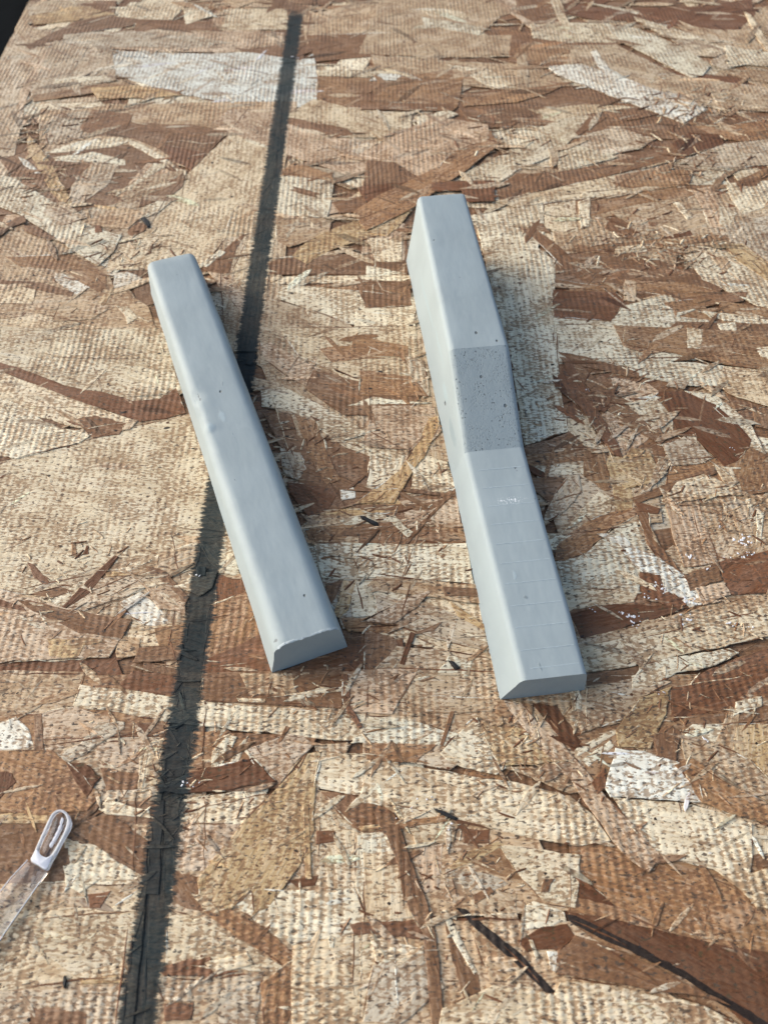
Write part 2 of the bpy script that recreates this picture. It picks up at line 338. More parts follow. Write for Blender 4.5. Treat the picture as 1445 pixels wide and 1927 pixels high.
DATA = """T -699,674 -501,659 -463,270 -468,30 -638,30 -650,332
T -737,1479 -497,1457 -551,1170 -563,890 -670,860 -669,1268
B -739,981 -539,948 -506,586 -686,600
T -839,4349 -483,4349 -509,3523 -720,3523
T -773,3093 -472,3761 -440,2338 -648,2354
B -747,5723 -466,5723 -479,4778 -636,4778
G -2282,5260 -2065,5224 -2050,4844 -2022,4497 -1923,3861 -1856,3523 -1936,3477 -2340,4860
T -2343,5642 -1750,5642 -1732,5466 -1941,5409 -2251,5297
T -2494,5563 -2364,5723 -2234,5297 -2080,5152 -2142,5012 -2288,5188
N -2070,5047 -1568,5224 -619,5188 -608,5029 -904,4927 -1419,4944 -1682,4978 -2000,4961
G -2061,5012 -1650,4978 -1540,4588 -1968,4349 -2046,4588
T -1923,4349 -1369,4320 -869,4349 -744,4291 -830,4016 -1012,3712 -1545,3664 -1798,3861
B -1604,4179 -833,4043 -895,3861 -978,3664 -1173,3861 -1331,3964 -1548,3990
B -1785,3810 -1350,3912 -1102,3761 -1005,3664 -990,3388 -1301,3322 -1506,3322 -1685,3523
B -1977,3761 -1840,3861 -1645,3523 -1524,3344 -1448,3237 -1612,3388 -1849,3592
T -1501,3301 -1249,3388 -1056,3477 -1108,3175 -1218,3093 -1346,3175
T -1804,3154 -1752,3237 -1409,3014 -1247,2880 -1186,2751 -1341,2663 -1658,2645
O -1725,2965 -1415,2985 -1240,2842 -1217,2733 -1311,2787 -1462,2880 -1635,2898
T -1663,2663 -1162,2751 -1012,2628 -918,2401 -1575,2356
C -1629,2543 -1468,2577 -1072,2461 -941,2477 -889,2297 -1564,2319
T -517,5409 -165,5602 154,5563 55,5188 -238,5152 -477,5012
B -485,5152 126,5188 165,4910 -402,4811
C -1005,5524 -627,5524 -589,5224 -1020,5224
C -395,4378 -214,4291 53,4235 186,3861 -207,4070 -559,4179
N -859,4263 -566,4277 -535,3861 -560,3835 -816,4016 -929,4124
T -16,5682 856,5682 854,5485 744,5409 590,5152 854,5152 825,4877 316,4860 -150,4910
N 666,5723 1123,5723 1170,5297 927,5224 816,5447
B 788,5152 1384,5082 1591,4811 1705,4682 1537,4620 1245,4714 999,4746 740,4811
T 1020,4910 1406,4746 1698,4651 1983,4558 2210,4497 2134,4235 1767,4291 1507,4467 1080,4651
T -82,4894 393,4811 752,4778 933,4714 1063,4527 840,4437 604,4497 -24,4620
B 373,4407 949,4588 1620,4291 1885,4179 2118,4179 2055,3964 1266,3964 860,4097 485,4070
T 2017,5485 2518,5563 2273,4714 2057,4844
O 1655,4124 1864,4097 2118,4179 2040,3912 1774,3964
G 1775,3912 2055,3964 1982,3712 1691,3688 1512,3736
O 781,3432 1320,3523 1722,3546 1982,3712 1941,3569 1573,3477 1263,3301 1014,3258 763,3279
T 803,3195 1156,3344 1639,3477 1648,3113 1333,2975 1296,2806 992,2751 765,2806
B 775,2975 1101,3033 1348,2880 1506,2751 1380,2663 1079,2716 747,2751
T 1537,3322 1889,3388 1715,2787 1634,3014 1534,3154
O 724,2577 1669,2628 1579,2319 689,2300
B -28,3195 112,3216 102,2628 -55,2611
N -88,3344 100,3216 93,2824 -112,2824
C -1638,2499 -916,2457 -787,2120 -865,2021 -1507,2049
T -1453,1861 -740,2008 -513,1435 -895,1309 -1266,1219
T -926,1329 -479,1457 -389,1076 -657,977 -1041,1076 -1142,1209
B -693,1095 -414,1161 -333,906 -598,908
T -548,2439 37,2459 135,1772 -336,1772
B -395,1900 112,1810 105,1524 -245,1524
T -274,1546 130,1569 90,1371 -219,1371
G -215,1289 47,1289 107,1113 -130,1095
T -77,2496 167,2497 252,1772 -37,1735
B -118,1639 274,1639 278,1403 -83,1392
C -100,1299 304,1248 335,986 -45,1067
B 697,2359 1190,2178 1091,1735 502,1735 690,1914
T 522,1836 995,1836 965,1501 599,1446
O 1051,1772 1432,1810 1362,1569 984,1592
T 1083,1615 1382,1639 1296,1340 1071,1329
B 576,1268 991,1289 1031,1161 605,1049 587,1161
O -1185,941 -603,939 -623,766 -1116,704
T -1125,735 -621,750 -617,543 -1066,529
B -654,766 -189,750 -271,600 -609,586
B -1070,543 -607,571 -582,332 -1005,319
T -1015,357 -616,369 -597,46 -925,46
T -600,529 -182,615 -166,270 -368,270 -562,295
T -603,295 -78,295 -72,30 -569,30
T -234,600 38,571 35,235 -210,223
T -620,946 94,958 110,790 -584,814
T -40,962 613,933 570,651 -61,712
O 564,932 1181,943 1082,600 563,600
T -72,586 404,501 476,295 -87,270
T 901,782 1134,782 1049,488 849,557
O 499,461 1038,447 917,30 464,211
T -55,282 473,270 816,30 -60,30
P -1744,5524 -1604,5602 -1556,5723 -1309,5723 -1297,5524 -1353,5334 -1581,5297
Y -2263,5409 -1976,5563 -1761,5524 -1704,5409 -1929,5353 -2200,5297
B -2175,5012 -2080,5152 -1958,5334 -1776,5428 -1561,5371 -1578,5279 -1842,5188 -2042,5064 -2145,4961
B -1907,5642 -1750,5642 -1730,5455 -1882,5524
B -1561,5371 -1084,5334 -1018,5206 -1562,5195
P -1297,5524 -1145,5543 -1094,5409 -1247,5297
G -1982,5152 -1810,5195 -1564,5206 -1225,5152 -917,5047 -1199,4978 -1686,4995 -1952,4961
N -2032,4961 -1988,4978 -2016,4588 -1997,4291 -2011,4235 -2059,4467 -2056,4682
G -2014,5082 -1791,4961 -1832,4588 -1931,4378 -1983,4407 -2025,4746
B -874,4944 -719,5012 -301,5064 -251,5029 -425,4944 -547,4850
W -1663,4961 -1416,4927 -982,4910 -714,4951 -571,4860 -498,4827 -423,4917 -385,4635 -377,4306 -566,4277 -867,4334 -1117,4422 -1346,4527 -1500,4620 -1621,4682
O -385,4635 -224,4645 82,4588 211,4257 -214,4297 -380,4378
B -218,4437 66,4467 153,4257 -169,4291
C -397,4708 119,4689 210,4620 -378,4635
O -1983,4407 -1594,4552 -1217,4482 -1116,4413 -1462,4497 -1645,4437 -1952,4343
Y -1674,4497 -1407,4527 -1131,4413 -1321,4384 -1603,4378
P -1908,4588 -1794,4626 -1611,4635 -1568,4573 -1697,4533 -1897,4542
P -1931,4320 -1582,4349 -1543,4306 -1709,4257 -1901,4263
B -530,4179 -353,4124 -207,4070 -148,3985 -276,3985 -525,4118
B -1356,4097 -1042,4110 -833,4037 -1057,4016 -1346,4043
R -1152,3899 -1007,3861 -917,3810 -965,3761 -978,3664 -1102,3761
G -1814,4207 -1634,4249 -1531,4179 -1600,4097 -1613,3964 -1783,3912 -1815,4097
B -1608,4263 -1377,4207 -1380,4070 -1582,4016 -1637,4070
P -1774,3823 -1607,3938 -1404,3977 -1329,3951 -1400,3886 -1548,3861 -1757,3810
P -1710,3785 -1515,3835 -1334,3761 -1325,3712 -1493,3736 -1687,3748
G -1553,3523 -1493,3736 -1353,3717 -1381,3523 -1476,3362 -1524,3333
N -1235,3664 -1207,3736 -1055,3640 -1064,3523 -1321,3421 -1327,3388
P -1179,3731 -1096,3724 -1226,3546 -1322,3428 -1317,3466 -1213,3616
P -1359,3964 -1263,3899 -1133,3785 -1065,3700 -1090,3688 -1220,3810 -1333,3899
P -1077,3692 -1005,3664 -983,3604 -994,3588
T -1295,3421 -1185,3611 -1019,3664 -994,3546 -1049,3432 -1189,3344 -1301,3322
B -1180,3432 -1015,3640 -998,3523 -1049,3432 -1189,3340
P -1212,3258 -1164,3344 -1050,3437 -1021,3421 -1079,3301 -1170,3237
Y -1406,3366 -1292,3344 -1287,3318 -1381,3340
T -1456,3216 -1267,3344 -1130,3301 -1208,3175 -1348,3185
C -1242,3093 -1217,3154 -1087,3344 -998,3616 -906,3835 -816,4016 -562,3861 -552,3569 -628,3388 -708,3175 -819,2889 -1009,2880 -1245,2870
C -550,3546 -566,3279 -605,3154 -676,3113 -760,3093 -722,3301 -632,3432
Y -1902,4016 -1825,3912 -1692,3712 -1617,3569 -1510,3366 -1528,3333 -1647,3477 -1747,3664 -1854,3835
W -1888,3785 -1841,3761 -1725,3628 -1751,3628 -1841,3712
P -1936,3616 -1849,3592 -1643,3410 -1465,3258 -1346,3175 -1223,3123 -1235,2994 -1287,2898 -1388,2975 -1544,3113 -1738,3279 -1890,3366
G -1632,3366 -1560,3388 -1415,3258 -1513,3191 -1641,3301
B -1823,3134 -1757,3258 -1717,3275 -1698,3227 -1740,3195 -1814,3103
B -1702,3195 -1640,3195 -1529,3103 -1547,3077 -1678,3150
R -1369,3195 -1338,3195 -1317,3144 -1350,3134
B -1204,3154 -1168,3227 -1112,3195 -1130,3154 -1172,3113
X -1159,3248 -1135,3254 -1104,3206 -1106,3179 -1133,3206
W -1477,2842 -1444,2852 -1291,2751 -1338,2701 -1454,2796
O -1438,2880 -1327,2861 -1223,2760 -1237,2716 -1346,2787
C -1717,2769 -1627,2784 -1532,2778 -1513,2642 -1681,2645
B -1727,2806 -1522,2787 -1353,2716 -1358,2689 -1508,2733 -1721,2784
W -1204,2842 -1148,2861 -1062,2809 -1130,2766 -1186,2751
Y -1186,2751 -1199,2645 -1241,2577 -1256,2594 -1213,2716
P -1150,2628 -1104,2628 -1044,2552 -1081,2510 -1102,2560
T -1398,2663 -1275,2680 -1180,2611 -1234,2543 -1399,2527
P -554,3592 -476,3616 -253,3569 -253,3410 -273,3262 -439,3275 -568,3301
B -456,3523 -348,3477 -325,3421 -426,3464
N -540,4124 -275,3964 -162,3964 49,3835 49,3546 -195,3640 -503,3810
G -215,3861 -162,3977 -63,3912 -34,3785 -159,3810
O -519,3664 -457,3736 -262,3628 -249,3569 -516,3621
C -682,2842 -637,3093 -498,3216 -512,2936 -512,2663 -596,2698
N -793,2870 -696,2861 -587,2663 -593,2560 -718,2751
B -818,2880 -728,3033 -653,3134 -685,2975 -694,2842 -791,2857
P -844,2898 -750,3014 -724,2994 -795,2889
B -259,3388 45,3489 135,3355 -211,3301
T -515,3269 -247,3258 -255,3134 -435,3033 -501,3093
B -523,2917 -430,2975 -237,2994 90,2936 59,2839 -504,2839
Y -386,3033 -305,3134 189,3432 55,3164 -226,3024 -354,2917 -420,2965
P -503,2824 159,2837 80,2787 -498,2773
O -322,2769 159,2784 42,2663 -168,2694
P -463,2769 -286,2751 161,2680 111,2461 -163,2518 -336,2611 -467,2680
T -502,2680 -372,2628 -163,2527 -49,2390 -70,2312 -499,2272 -524,2543
C -336,2611 -220,2560 -229,2494 -309,2527
P 222,5524 478,5493 564,5371 303,5401
P 235,5401 615,5260 590,5145 249,5290
B 856,5682 1118,5682 1108,5334 968,5290 850,5447
R 1189,5563 1545,5524 2139,5563 2413,5682 2383,5447 2221,5224 1956,5224 1615,5353 1314,5364 1156,5447
C 919,5297 1172,5315 1422,5304 1482,5170 1411,5047 1135,5047 915,5110
T 1839,5297 2055,5224 2059,4978 1882,5117
T 1130,5012 1408,5029 1588,4795 1698,4651 1531,4588 1302,4682 1098,4778
O 843,5047 1133,5029 1082,4778 925,4778 758,4844
W 952,4746 1161,4778 1383,4620 1525,4482 1723,4355 1782,4263 1623,4110 1514,4207 1271,4407 1071,4588 1003,4651
P 1373,5315 1592,5231 1727,5082 1842,4944 1921,4753 1851,4645 1782,4613 1696,4714 1588,4877 1460,5047 1402,5188
P 1592,5409 1825,5231 2067,4978 2077,4860 1939,5012 1725,5152 1598,5353
G 1759,5082 1924,5089 2065,4937 1982,4860 1875,4877
P 1882,4944 2000,4968 2017,4927 1905,4870
G 1942,4827 2042,4910 2118,4778 2008,4714 1934,4762
P 2068,5012 2329,4910 2282,4746 2024,4778
C 1088,5723 1158,5723 1168,5224 1167,5134 1127,5134 1100,5409
P 1302,5622 1465,5563 1639,5478 1623,5439 1445,5543
W 1238,4927 1281,4944 1307,4811 1340,4588 1313,4552 1252,4762
P 2311,5466 2340,5428 2344,5188 2339,4944 2301,4811 2291,5117
G 937,5315 1055,5188 1067,5152 923,5188
T 797,4910 861,4910 816,4422 751,4452
P 360,4778 622,4714 756,4497 618,4482 464,4682
W -20,4667 199,4635 205,4588 -86,4582
O 91,4620 388,4714 460,4620 411,4291 379,4240 -46,4263 -64,4527 60,4558
B -105,4334 383,4320 379,4240 -131,4257
O 448,4407 847,4497 1067,4558 930,4437 740,4334 441,4291
B 494,4207 853,4291 858,4207 646,4110 531,4110
C 850,4263 1123,4320 1413,4291 1106,4207 863,4124
C -148,4235 159,4235 140,3990 -164,4124
P 173,4179 350,4249 406,4207 286,4097 184,4070
N 113,4043 289,4179 558,4097 558,3912 254,3640 185,3588 40,3731 -171,3761
O 568,4043 600,3912 254,3640 358,3835 546,3938
B -85,3748 53,3731 179,3588 -110,3432
R -133,3511 172,3564 231,3551 -86,3377
O -147,3301 -46,3421 241,3659 560,3938 602,3899 402,3640 127,3322 -81,3154
C 387,3616 665,3861 924,4151 1105,4201 1194,4165 1049,4016 850,3785 673,3664 554,3523 396,3546
B 1116,4179 1218,4179 1031,3990 1020,4016
G 1045,3990 1259,4083 1443,3964 1331,3861 1128,3805 1030,3886
C 881,3810 1004,3899 1058,3886 1207,3785 1031,3707 888,3652
T 859,3861 906,3848 902,3761 858,3688
B 553,3511 671,3640 859,3640 1231,3766 1383,3840 1632,4022 1783,4003 1789,3912 1549,3780 1356,3707 1066,3588 787,3489 568,3388
D 1509,3912 1632,4022 1783,4003 1789,3912 1551,3785
R 237,3546 551,3569 540,3392 400,3383 379,3477 235,3473
C 697,3377 839,3477 1029,3523 1143,3569 1148,3523 934,3410 720,3355
C 543,3399 787,3482 1151,3616 1348,3664 1564,3664 1522,3541 1175,3450 907,3406 642,3348
O 1164,3616 1348,3664 1571,3664 1522,3541 1313,3489 1148,3523
P 163,3216 774,3377 754,3154 709,3033 776,2936 684,2275 488,2282 482,2663 438,3195
C 779,3366 934,3410 910,3154 798,3154 759,3195
P 944,3388 1009,3432 972,3195 925,3175
C 975,3466 1025,3495 1041,3432 962,3421
B 637,3175 702,3195 787,3073 866,2936 939,2824 902,2773 811,2880 693,3113
B 693,3227 755,3216 783,3134 724,3164
O 765,2716 916,2787 1052,2760 994,2698 739,2689
B 1097,3301 1197,3154 1136,3093 1038,3175
D 1233,3083 1438,3170 1447,3130 1242,3069
B 1255,3258 1295,3269 1295,3206 1255,3195
O 829,3014 1108,3073 1617,3138 1649,3109 1348,3043 923,2990
P 1064,3033 1204,3063 1205,3004 1055,2985
P 1403,3388 1436,3388 1474,3275 1443,3248
N 1519,3495 1624,3523 1630,3388 1621,3154 1544,3195 1534,3366
P 1624,3366 1697,3301 1621,3154 1587,3216
P 1709,3546 1943,3574 1882,3366 1720,3290 1695,3388
B 1755,3569 1928,3616 1850,3527 1755,3518
G 1594,3195 1870,3322 1742,2880 1639,3033 1589,3123
P 1369,2975 1529,3033 1639,2898 1715,2787 1654,2577 1557,2680 1414,2806
Y 1571,3053 1659,3063 1747,2898 1712,2778 1601,2936
T 1486,2956 1551,2975 1567,2898 1521,2857
R 738,2733 1009,2716 1040,2663 967,2535 722,2560
O 1036,2806 1327,2787 1491,2716 1380,2663 1082,2733
T 1066,2806 1115,2787 1090,2654 1034,2663
B 1268,2680 1497,2716 1590,2716 1552,2663 1371,2628
P 1028,2628 1214,2698 1383,2628 1242,2560 1489,2510 1403,2305 686,2275 721,2552 953,2523
O 1203,2645 1395,2680 1379,2611 1248,2586
O 1449,2663 1664,2611 1637,2518 1439,2577
P 1341,2594 1473,2577 1642,2535 1632,2502 1439,2535
B 1235,2527 1635,2510 1572,2292 1361,2353 1091,2368
P 1405,2510 1480,2518 1472,2445 1403,2437
O 1102,2477 1285,2502 1405,2400 1356,2333 1102,2421
P -82,3113 85,3083 83,2927 -37,2927
P -79,2902 100,2846 -84,2820
B -127,2806 105,2787 125,2628 -81,2611
P -121,2594 134,2552 139,2291 -129,2308
C -1629,2466 -921,2492 -845,2252 -787,2120 -874,2074 -956,2074 -1207,2178 -1454,2313 -1593,2344
R -1579,2294 -1434,2237 -1253,2149 -1111,2120 -977,2074 -875,2084 -820,2141 -758,2008 -837,1978 -926,1964 -1036,2008 -1217,2084 -1418,2178 -1568,2259
C -1566,2252 -1417,2175 -1217,2081 -1035,2005 -936,1964 -1019,1924 -1120,1927 -1227,1953 -1514,2070
P -1520,2091 -1429,2063 -1254,1940 -1094,1900 -1135,1859 -1352,1782 -1438,1810
B -1210,1967 -1105,1994 -975,1953 -994,1900 -1091,1885 -1153,1940
B -1438,1810 -1367,1785 -1423,1760
T -970,1980 -935,1970 -959,1924 -988,1920
C -1420,1747 -1362,1782 -1135,1859 -952,1940 -746,1994 -671,1797 -556,1569 -541,1446 -674,1422 -758,1382 -906,1319 -1000,1263 -1161,1214 -1272,1238
P -895,1309 -756,1371 -604,1437 -513,1443 -501,1412 -671,1403 -786,1338 -858,1297
T -964,1219 -782,1319 -668,1382 -626,1403 -631,1371 -729,1319 -914,1189
T -756,1371 -617,1403 -623,1319 -705,1278 -754,1309
Y -924,1297 -894,1301 -829,1287 -843,1268 -896,1268
P -1099,1189 -1000,1263 -949,1273 -1013,1170 -1053,1159
B -1145,1219 -1056,1243 -1009,1229 -1088,1197
G -933,1278 -812,1289 -739,1268 -832,1209 -1006,1141 -1027,1161
T -828,1278 -745,1309 -642,1209 -647,1180 -768,1238
B -792,1321 -722,1301 -631,1204 -638,1180 -699,1238
D -904,1363 -890,1359 -961,1209 -1019,1162 -1036,1168 -994,1238
P -691,1243 -603,1299 -550,1299 -560,1238 -599,1209 -646,1233
P -628,1416 -513,1435 -481,1309 -541,1301 -582,1340
N -777,1238 -700,1243 -639,1185 -632,1141 -720,1161
W -854,1189 -792,1224 -722,1170 -679,1113 -744,1100 -811,1141
N -1273,1243 -1161,1214 -1020,1165 -799,1123 -849,995 -1196,977
B -1192,1199 -1019,1161 -799,1123 -820,1058 -957,1076 -1099,1141
R -1262,1204 -1158,1170 -1145,1153 -1253,1175
C -799,1123 -744,1099 -670,1113 -666,1031 -757,1031 -803,1058
O -726,1095 -616,1113 -619,1049 -699,1031
T -830,1067 -762,1058 -760,1004 -824,995
B -765,1031 -626,1040 -626,986 -771,973
Y -1053,1058 -934,1049 -940,999 -1029,995
R -549,1289 -450,1268 -465,1161 -537,1161
O -568,1170 -450,1229 -413,1151 -385,1076 -494,977 -552,986
P -551,1340 -494,1350 -479,1289 -545,1297
R -552,982 -385,1076 -332,938 -345,862 -544,868
R -336,938 -112,1040 59,1058 72,847 -352,850
N -514,2375 -467,2399 -362,2313 -238,2234 -277,2131 -353,2178 -480,2297
C -441,2485 135,2497 137,2178 -164,2207 -341,2313
O -267,2359 -93,2391 32,2313 -210,2282
P -219,2252 -90,2178 67,2156 83,2098 -121,2149
B -283,2237 -229,2222 141,2091 88,1994 -148,1994 -309,2134
T -535,2207 -416,2170 -402,2131 -522,2127
P -480,2127 -404,2146 -328,2105 -252,2056 -116,1953 52,1836 40,1766 -143,1833 -246,1927 -353,2019 -473,2042
B -464,2008 -362,2008 -325,1900 -261,1836 -163,1836 -201,1797 -380,1836
O -342,2005 -258,1967 -212,1823 -156,1684 -205,1660 -269,1785
G -390,1836 -309,1810 -285,1735 -311,1686 -366,1723
R -353,1674 -262,1663 -156,1639 -200,1546 -264,1524 -314,1592
W -158,1639 -109,1648 -99,1604 -150,1590
Y -218,1533 -135,1558 33,1609 89,1546 -106,1529
P -161,1512 -42,1535 50,1501 -133,1490
O -269,1466 -225,1484 -96,1490 -131,1424 -249,1422
B -133,1479 48,1490 -41,1446 -168,1435
P -241,1416 -131,1416 102,1403 56,1263 -206,1278
B -192,1258 -135,1268 -175,1170
P -109,1263 90,1268 54,1132 -98,1137
Y -135,1268 -90,1263 -115,1161 -144,1132 -159,1141
O -140,1132 77,1127 30,1076 -113,1084
P -320,951 -304,951 -291,932 -303,930
O -130,2444 97,2375 106,2244 64,2313 -139,2313
G 86,2320 160,2290 181,2098 154,2084 105,2207
O -98,2237 105,2200 175,2091 -94,2098
P -40,2088 184,2056 -141,2042
N -43,2042 194,2042 214,1914 147,1823 -81,1836
P -48,1816 77,1804 56,1663 -62,1657
P 136,1804 232,1766 258,1657 216,1627 94,1639 105,1723
N 55,1592 262,1604 271,1424 183,1490 82,1479
O 187,1490 274,1479 281,1419 185,1422
Y 172,1980 207,1987 209,1940 178,1861 145,1785 95,1711 65,1639 36,1578 -102,1578 57,1723 128,1861
B -126,1569 158,1580 225,1604 255,1639 259,1621 214,1580 148,1546 -60,1552
B 128,1501 215,1592 256,1651 256,1627 185,1546 76,1403 67,1408
P -82,1546 36,1524 99,1457 81,1435 18,1512
P -115,1401 279,1412 297,1250 209,1260 -82,1283
T -27,1283 200,1258 305,1246 318,1180 188,1197 -64,1238
B 190,1243 303,1233 311,1207 197,1207
G -28,1219 170,1170 318,1095 329,1017 166,1058 -23,1132
N -75,1113 85,1209 155,1229 110,1170 33,1113
Y 214,1189 319,1104 318,1085 236,1132
B 91,1076 185,1115 158,1084 99,1071
B -59,1081 33,1067 57,1004 24,951 -62,934
T 41,1031 344,1004 339,843 -35,850 -48,938
P 196,1004 269,977 258,934 161,943
X 195,984 213,976 233,956 216,950
P 507,2496 716,2507 694,2105 692,1914 523,1846 519,2105
P 726,2505 1008,2515 996,2375 958,2237 777,2310 711,2344
P 958,2297 1077,2297 1370,2264 1352,2141 1155,2160 1006,2207
O 1000,2470 1142,2455 1198,2359 1083,2328 983,2375
O 961,2501 1619,2458 1555,2234 1381,2264 1192,2328 985,2383
P 1270,2484 1335,2476 1297,2359 1242,2359
P 1526,2359 1595,2375 1571,2290 1529,2313
C 1369,2259 1555,2234 1497,2035 1351,2105 1313,2163
B 706,2344 821,2313 1020,2222 1014,2192 873,2237 771,2267
N 900,2207 1050,2163 1084,2120 987,2049 914,2105
R 737,2252 786,2222 798,2163 723,2149
N 838,2021 918,2008 1018,1900 878,1785 818,1836
B 713,2313 775,2297 928,2063 1053,1874 1028,1851 951,1914 851,2035 781,2192
D 780,2113 822,2113 871,2035 846,2008 791,2049
R 723,2149 783,2134 754,2008 702,1997
P 942,2056 1051,2113 1072,2063 1101,1980 1090,1900 1040,1907 999,1953
P 1179,2127 1299,2105 1393,1953 1412,1810 1375,1747 1335,1927 1265,2049
O 1243,1760 1360,1836 1425,1785 1372,1604 1274,1625 1246,1699
D 1073,2120 1177,2120 1285,2049 1342,1953 1373,1874 1351,1836 1294,1772 1239,1747 1183,1836 1108,1900 1101,1980
B 1423,2063 1497,2035 1466,1927 1409,1940
C 1202,1754 1265,1735 1275,1621 1229,1633
C 702,2001 773,1994 818,1836 749,1836 692,1927
R 670,2149 745,2313 754,2297 820,2035 869,1848 878,1785 841,1797 758,2035
B 512,1836 690,1907 626,1804 523,1804
O 518,1797 748,1833 825,1820 730,1772 527,1745
P 540,1729 621,1757 739,1757 728,1713 595,1708
D 515,1766 578,1723 604,1686 537,1708
O 742,1820 814,1810 814,1639 785,1633 719,1705
B 526,1693 671,1699 703,1627 579,1580 534,1639
G 660,1693 705,1705 700,1639 631,1546 550,1490 554,1524 602,1615
C 1170,1907 1171,1868 1111,1823 1016,1723 976,1713 1067,1848
G 1038,1848 1148,1900 1210,1785 1165,1760 1046,1747
Y 818,1663 891,1645 861,1535 806,1540
Y 810,1760 831,1797 883,1785 916,1833 983,1820 990,1760 1030,1766 951,1663 863,1647 814,1696
T 1005,1785 1044,1785 1019,1711 900,1592 883,1604 954,1674
B 878,1604 1201,1747 1204,1713 1022,1636 897,1578
C 1049,1674 1153,1711 1273,1639 1271,1613 986,1601
P 688,1555 766,1633 808,1604 787,1535 701,1518 610,1457
P 555,1455 643,1466 582,1382 561,1392
P 796,1479 873,1501 898,1392 941,1340 852,1319 836,1233 546,1236 568,1340 679,1371
T 869,1479 917,1490 947,1371 932,1340 898,1392
O 569,1348 585,1403 698,1501 798,1546 893,1555 873,1524 787,1479 679,1371 603,1342
B 877,1569 923,1569 915,1435 961,1350 991,1289 971,1276 923,1340 893,1414
R 881,1592 968,1558 954,1535 891,1546
N 991,1604 1109,1604 1107,1479 1120,1338 998,1317 988,1435
W 789,1441 817,1446 844,1392 902,1371 963,1319 1023,1238 1040,1180 982,1170 917,1229 846,1309 804,1371
C 563,1238 832,1233 806,1189 587,1161
R 844,1299 912,1289 919,1238 976,1180 955,1162 882,1185 836,1209
B 991,1289 1118,1338 1111,1268 995,1227
R 1116,1338 1311,1392 1262,1224 1130,1214 1118,1268
N 1015,1238 1117,1263 1128,1214 1026,1178
D 585,1141 736,1180 821,1180 975,1170 899,1140 773,1102 673,1058 599,1060
T 598,1053 799,1104 1025,1170 1261,1219 1244,1161 1011,1113 745,1040 607,1004
C 606,1022 748,1058 1016,1132 1250,1180 1217,1067 988,1017 781,967 610,943
P 781,967 859,988 1072,1022 1098,1011 1017,969 890,943 800,901 769,905
R 973,951 1206,1031 1150,837 902,890
B 606,938 780,962 760,859 608,897
G 1191,1592 1259,1604 1334,1535 1263,1479 1201,1524
T 1207,1546 1278,1569 1263,1414 1215,1435
T -1188,950 -912,950 -919,840 -992,814 -1147,810
R -767,953 -601,931 -632,872 -705,880 -804,897
P -923,840 -919,907 -705,880 -632,867 -542,851 -351,838 -129,814 79,804 105,733 -188,739 -344,758 -532,778 -635,790 -781,821
B -554,941 -126,961 -122,830 -431,848 -543,857
T -441,943 -279,941 -250,863 -402,872
P -440,863 -353,859 -352,848 -431,851
N -126,946 111,964 24,814 -122,821
W -1126,790 -1084,808 -1035,766 -1012,719 -1087,707 -1119,712
N -1031,814 -919,837 -802,806 -806,750 -964,703
B -1031,814 -1008,816 -972,704 -1002,703
B -783,790 -627,788 -622,758 -682,747 -790,747
G -958,681 -823,758 -783,790 -758,782 -848,696 -943,651
D -725,790 -680,782 -683,750 -715,758
N -824,727 -682,747 -648,731 -656,640 -755,651 -824,689
O -1117,706 -949,706 -859,644 -785,578 -813,540 -905,528 -1068,536
D -904,674 -841,666 -796,629 -821,575 -860,615
D -1101,651 -1046,644 -1031,615 -1074,557
B -802,659 -663,637 -671,600 -773,593
C -699,712 -636,747 -613,611 -686,599
P -681,719 -676,719 -671,600 -686,607
O -560,758 -453,765 -415,735 -493,659 -560,650
O -563,674 -390,750 -336,674 -409,644 -541,622
P -492,704 -451,750 -424,747 -438,704 -480,616 -491,644
P -450,644 -417,719 -393,750 -412,674 -434,613
N -393,710 -282,758 -235,750 -203,719 -239,685 -290,613 -366,665
P -401,716 -302,622 -309,618 -404,708
D -643,607 -544,642 -375,685 -303,617 -419,596 -507,591 -624,587
T -203,723 -88,733 -110,689 -186,695
P -183,703 40,689 48,568 -196,599
P -785,542 -763,578 -707,557 -646,543 -634,521 -760,529
P -570,571 -418,593 -322,596 -353,529 -380,507 -554,514
Y -1066,529 -1024,535 -905,528 -915,508 -1060,508
N -553,508 -391,508 -414,434 -450,381 -557,395 -567,461
T -704,501 -633,508 -625,461 -652,454
B -869,529 -738,529 -632,461 -617,379 -757,447 -867,488
P -863,471 -773,453 -627,372 -627,353 -793,355 -840,408
P -846,401 -805,408 -741,369 -789,338 -828,357
B -564,395 -477,374 -459,293 -507,295 -544,313
B -1013,395 -888,401 -882,434 -843,447 -826,408 -912,357
R -767,332 -708,344 -726,301 -754,301
C -1003,313 -711,295 -626,350 -635,252 -624,154 -947,121
C -977,270 -616,295 -629,182 -761,154
Y -745,143 -656,154 -633,137 -736,132
G -946,118 -626,132 -619,30 -921,30
B -848,88 -711,77 -701,30 -845,30
C -548,291 -465,282 -343,223 -232,160 -357,165 -542,177
R -554,165 -479,191 -356,160 -433,147 -539,154
P -444,180 -341,201 -322,177 -408,155
G -564,149 -420,143 -292,165 -312,107 -530,99
R -529,94 -459,96 -460,62 -523,59
G -398,121 -300,115 -305,30 -393,30
O -302,137 -221,188 -192,137 -242,30 -280,30
O -399,301 -299,252 -222,200 -226,160 -343,223 -466,295
P -386,307 -342,345 -196,338 -78,350 -30,252 -230,220 -292,249
C -188,571 -143,556 -76,488 -76,345 -190,349 -198,488
R -183,488 -133,488 -132,461 -182,454
Y -467,298 -487,369 -380,515 -300,600 -217,696 -179,703 -189,600 -191,488 -221,401 -297,301 -330,290 -342,344 -392,298
Y -224,557 -207,557 -188,369 -205,368
D -250,366 -171,379 -177,353 -225,349
B -174,593 48,564 60,501 -68,488 -128,543
P -75,481 51,491 49,252 -30,255 -73,350
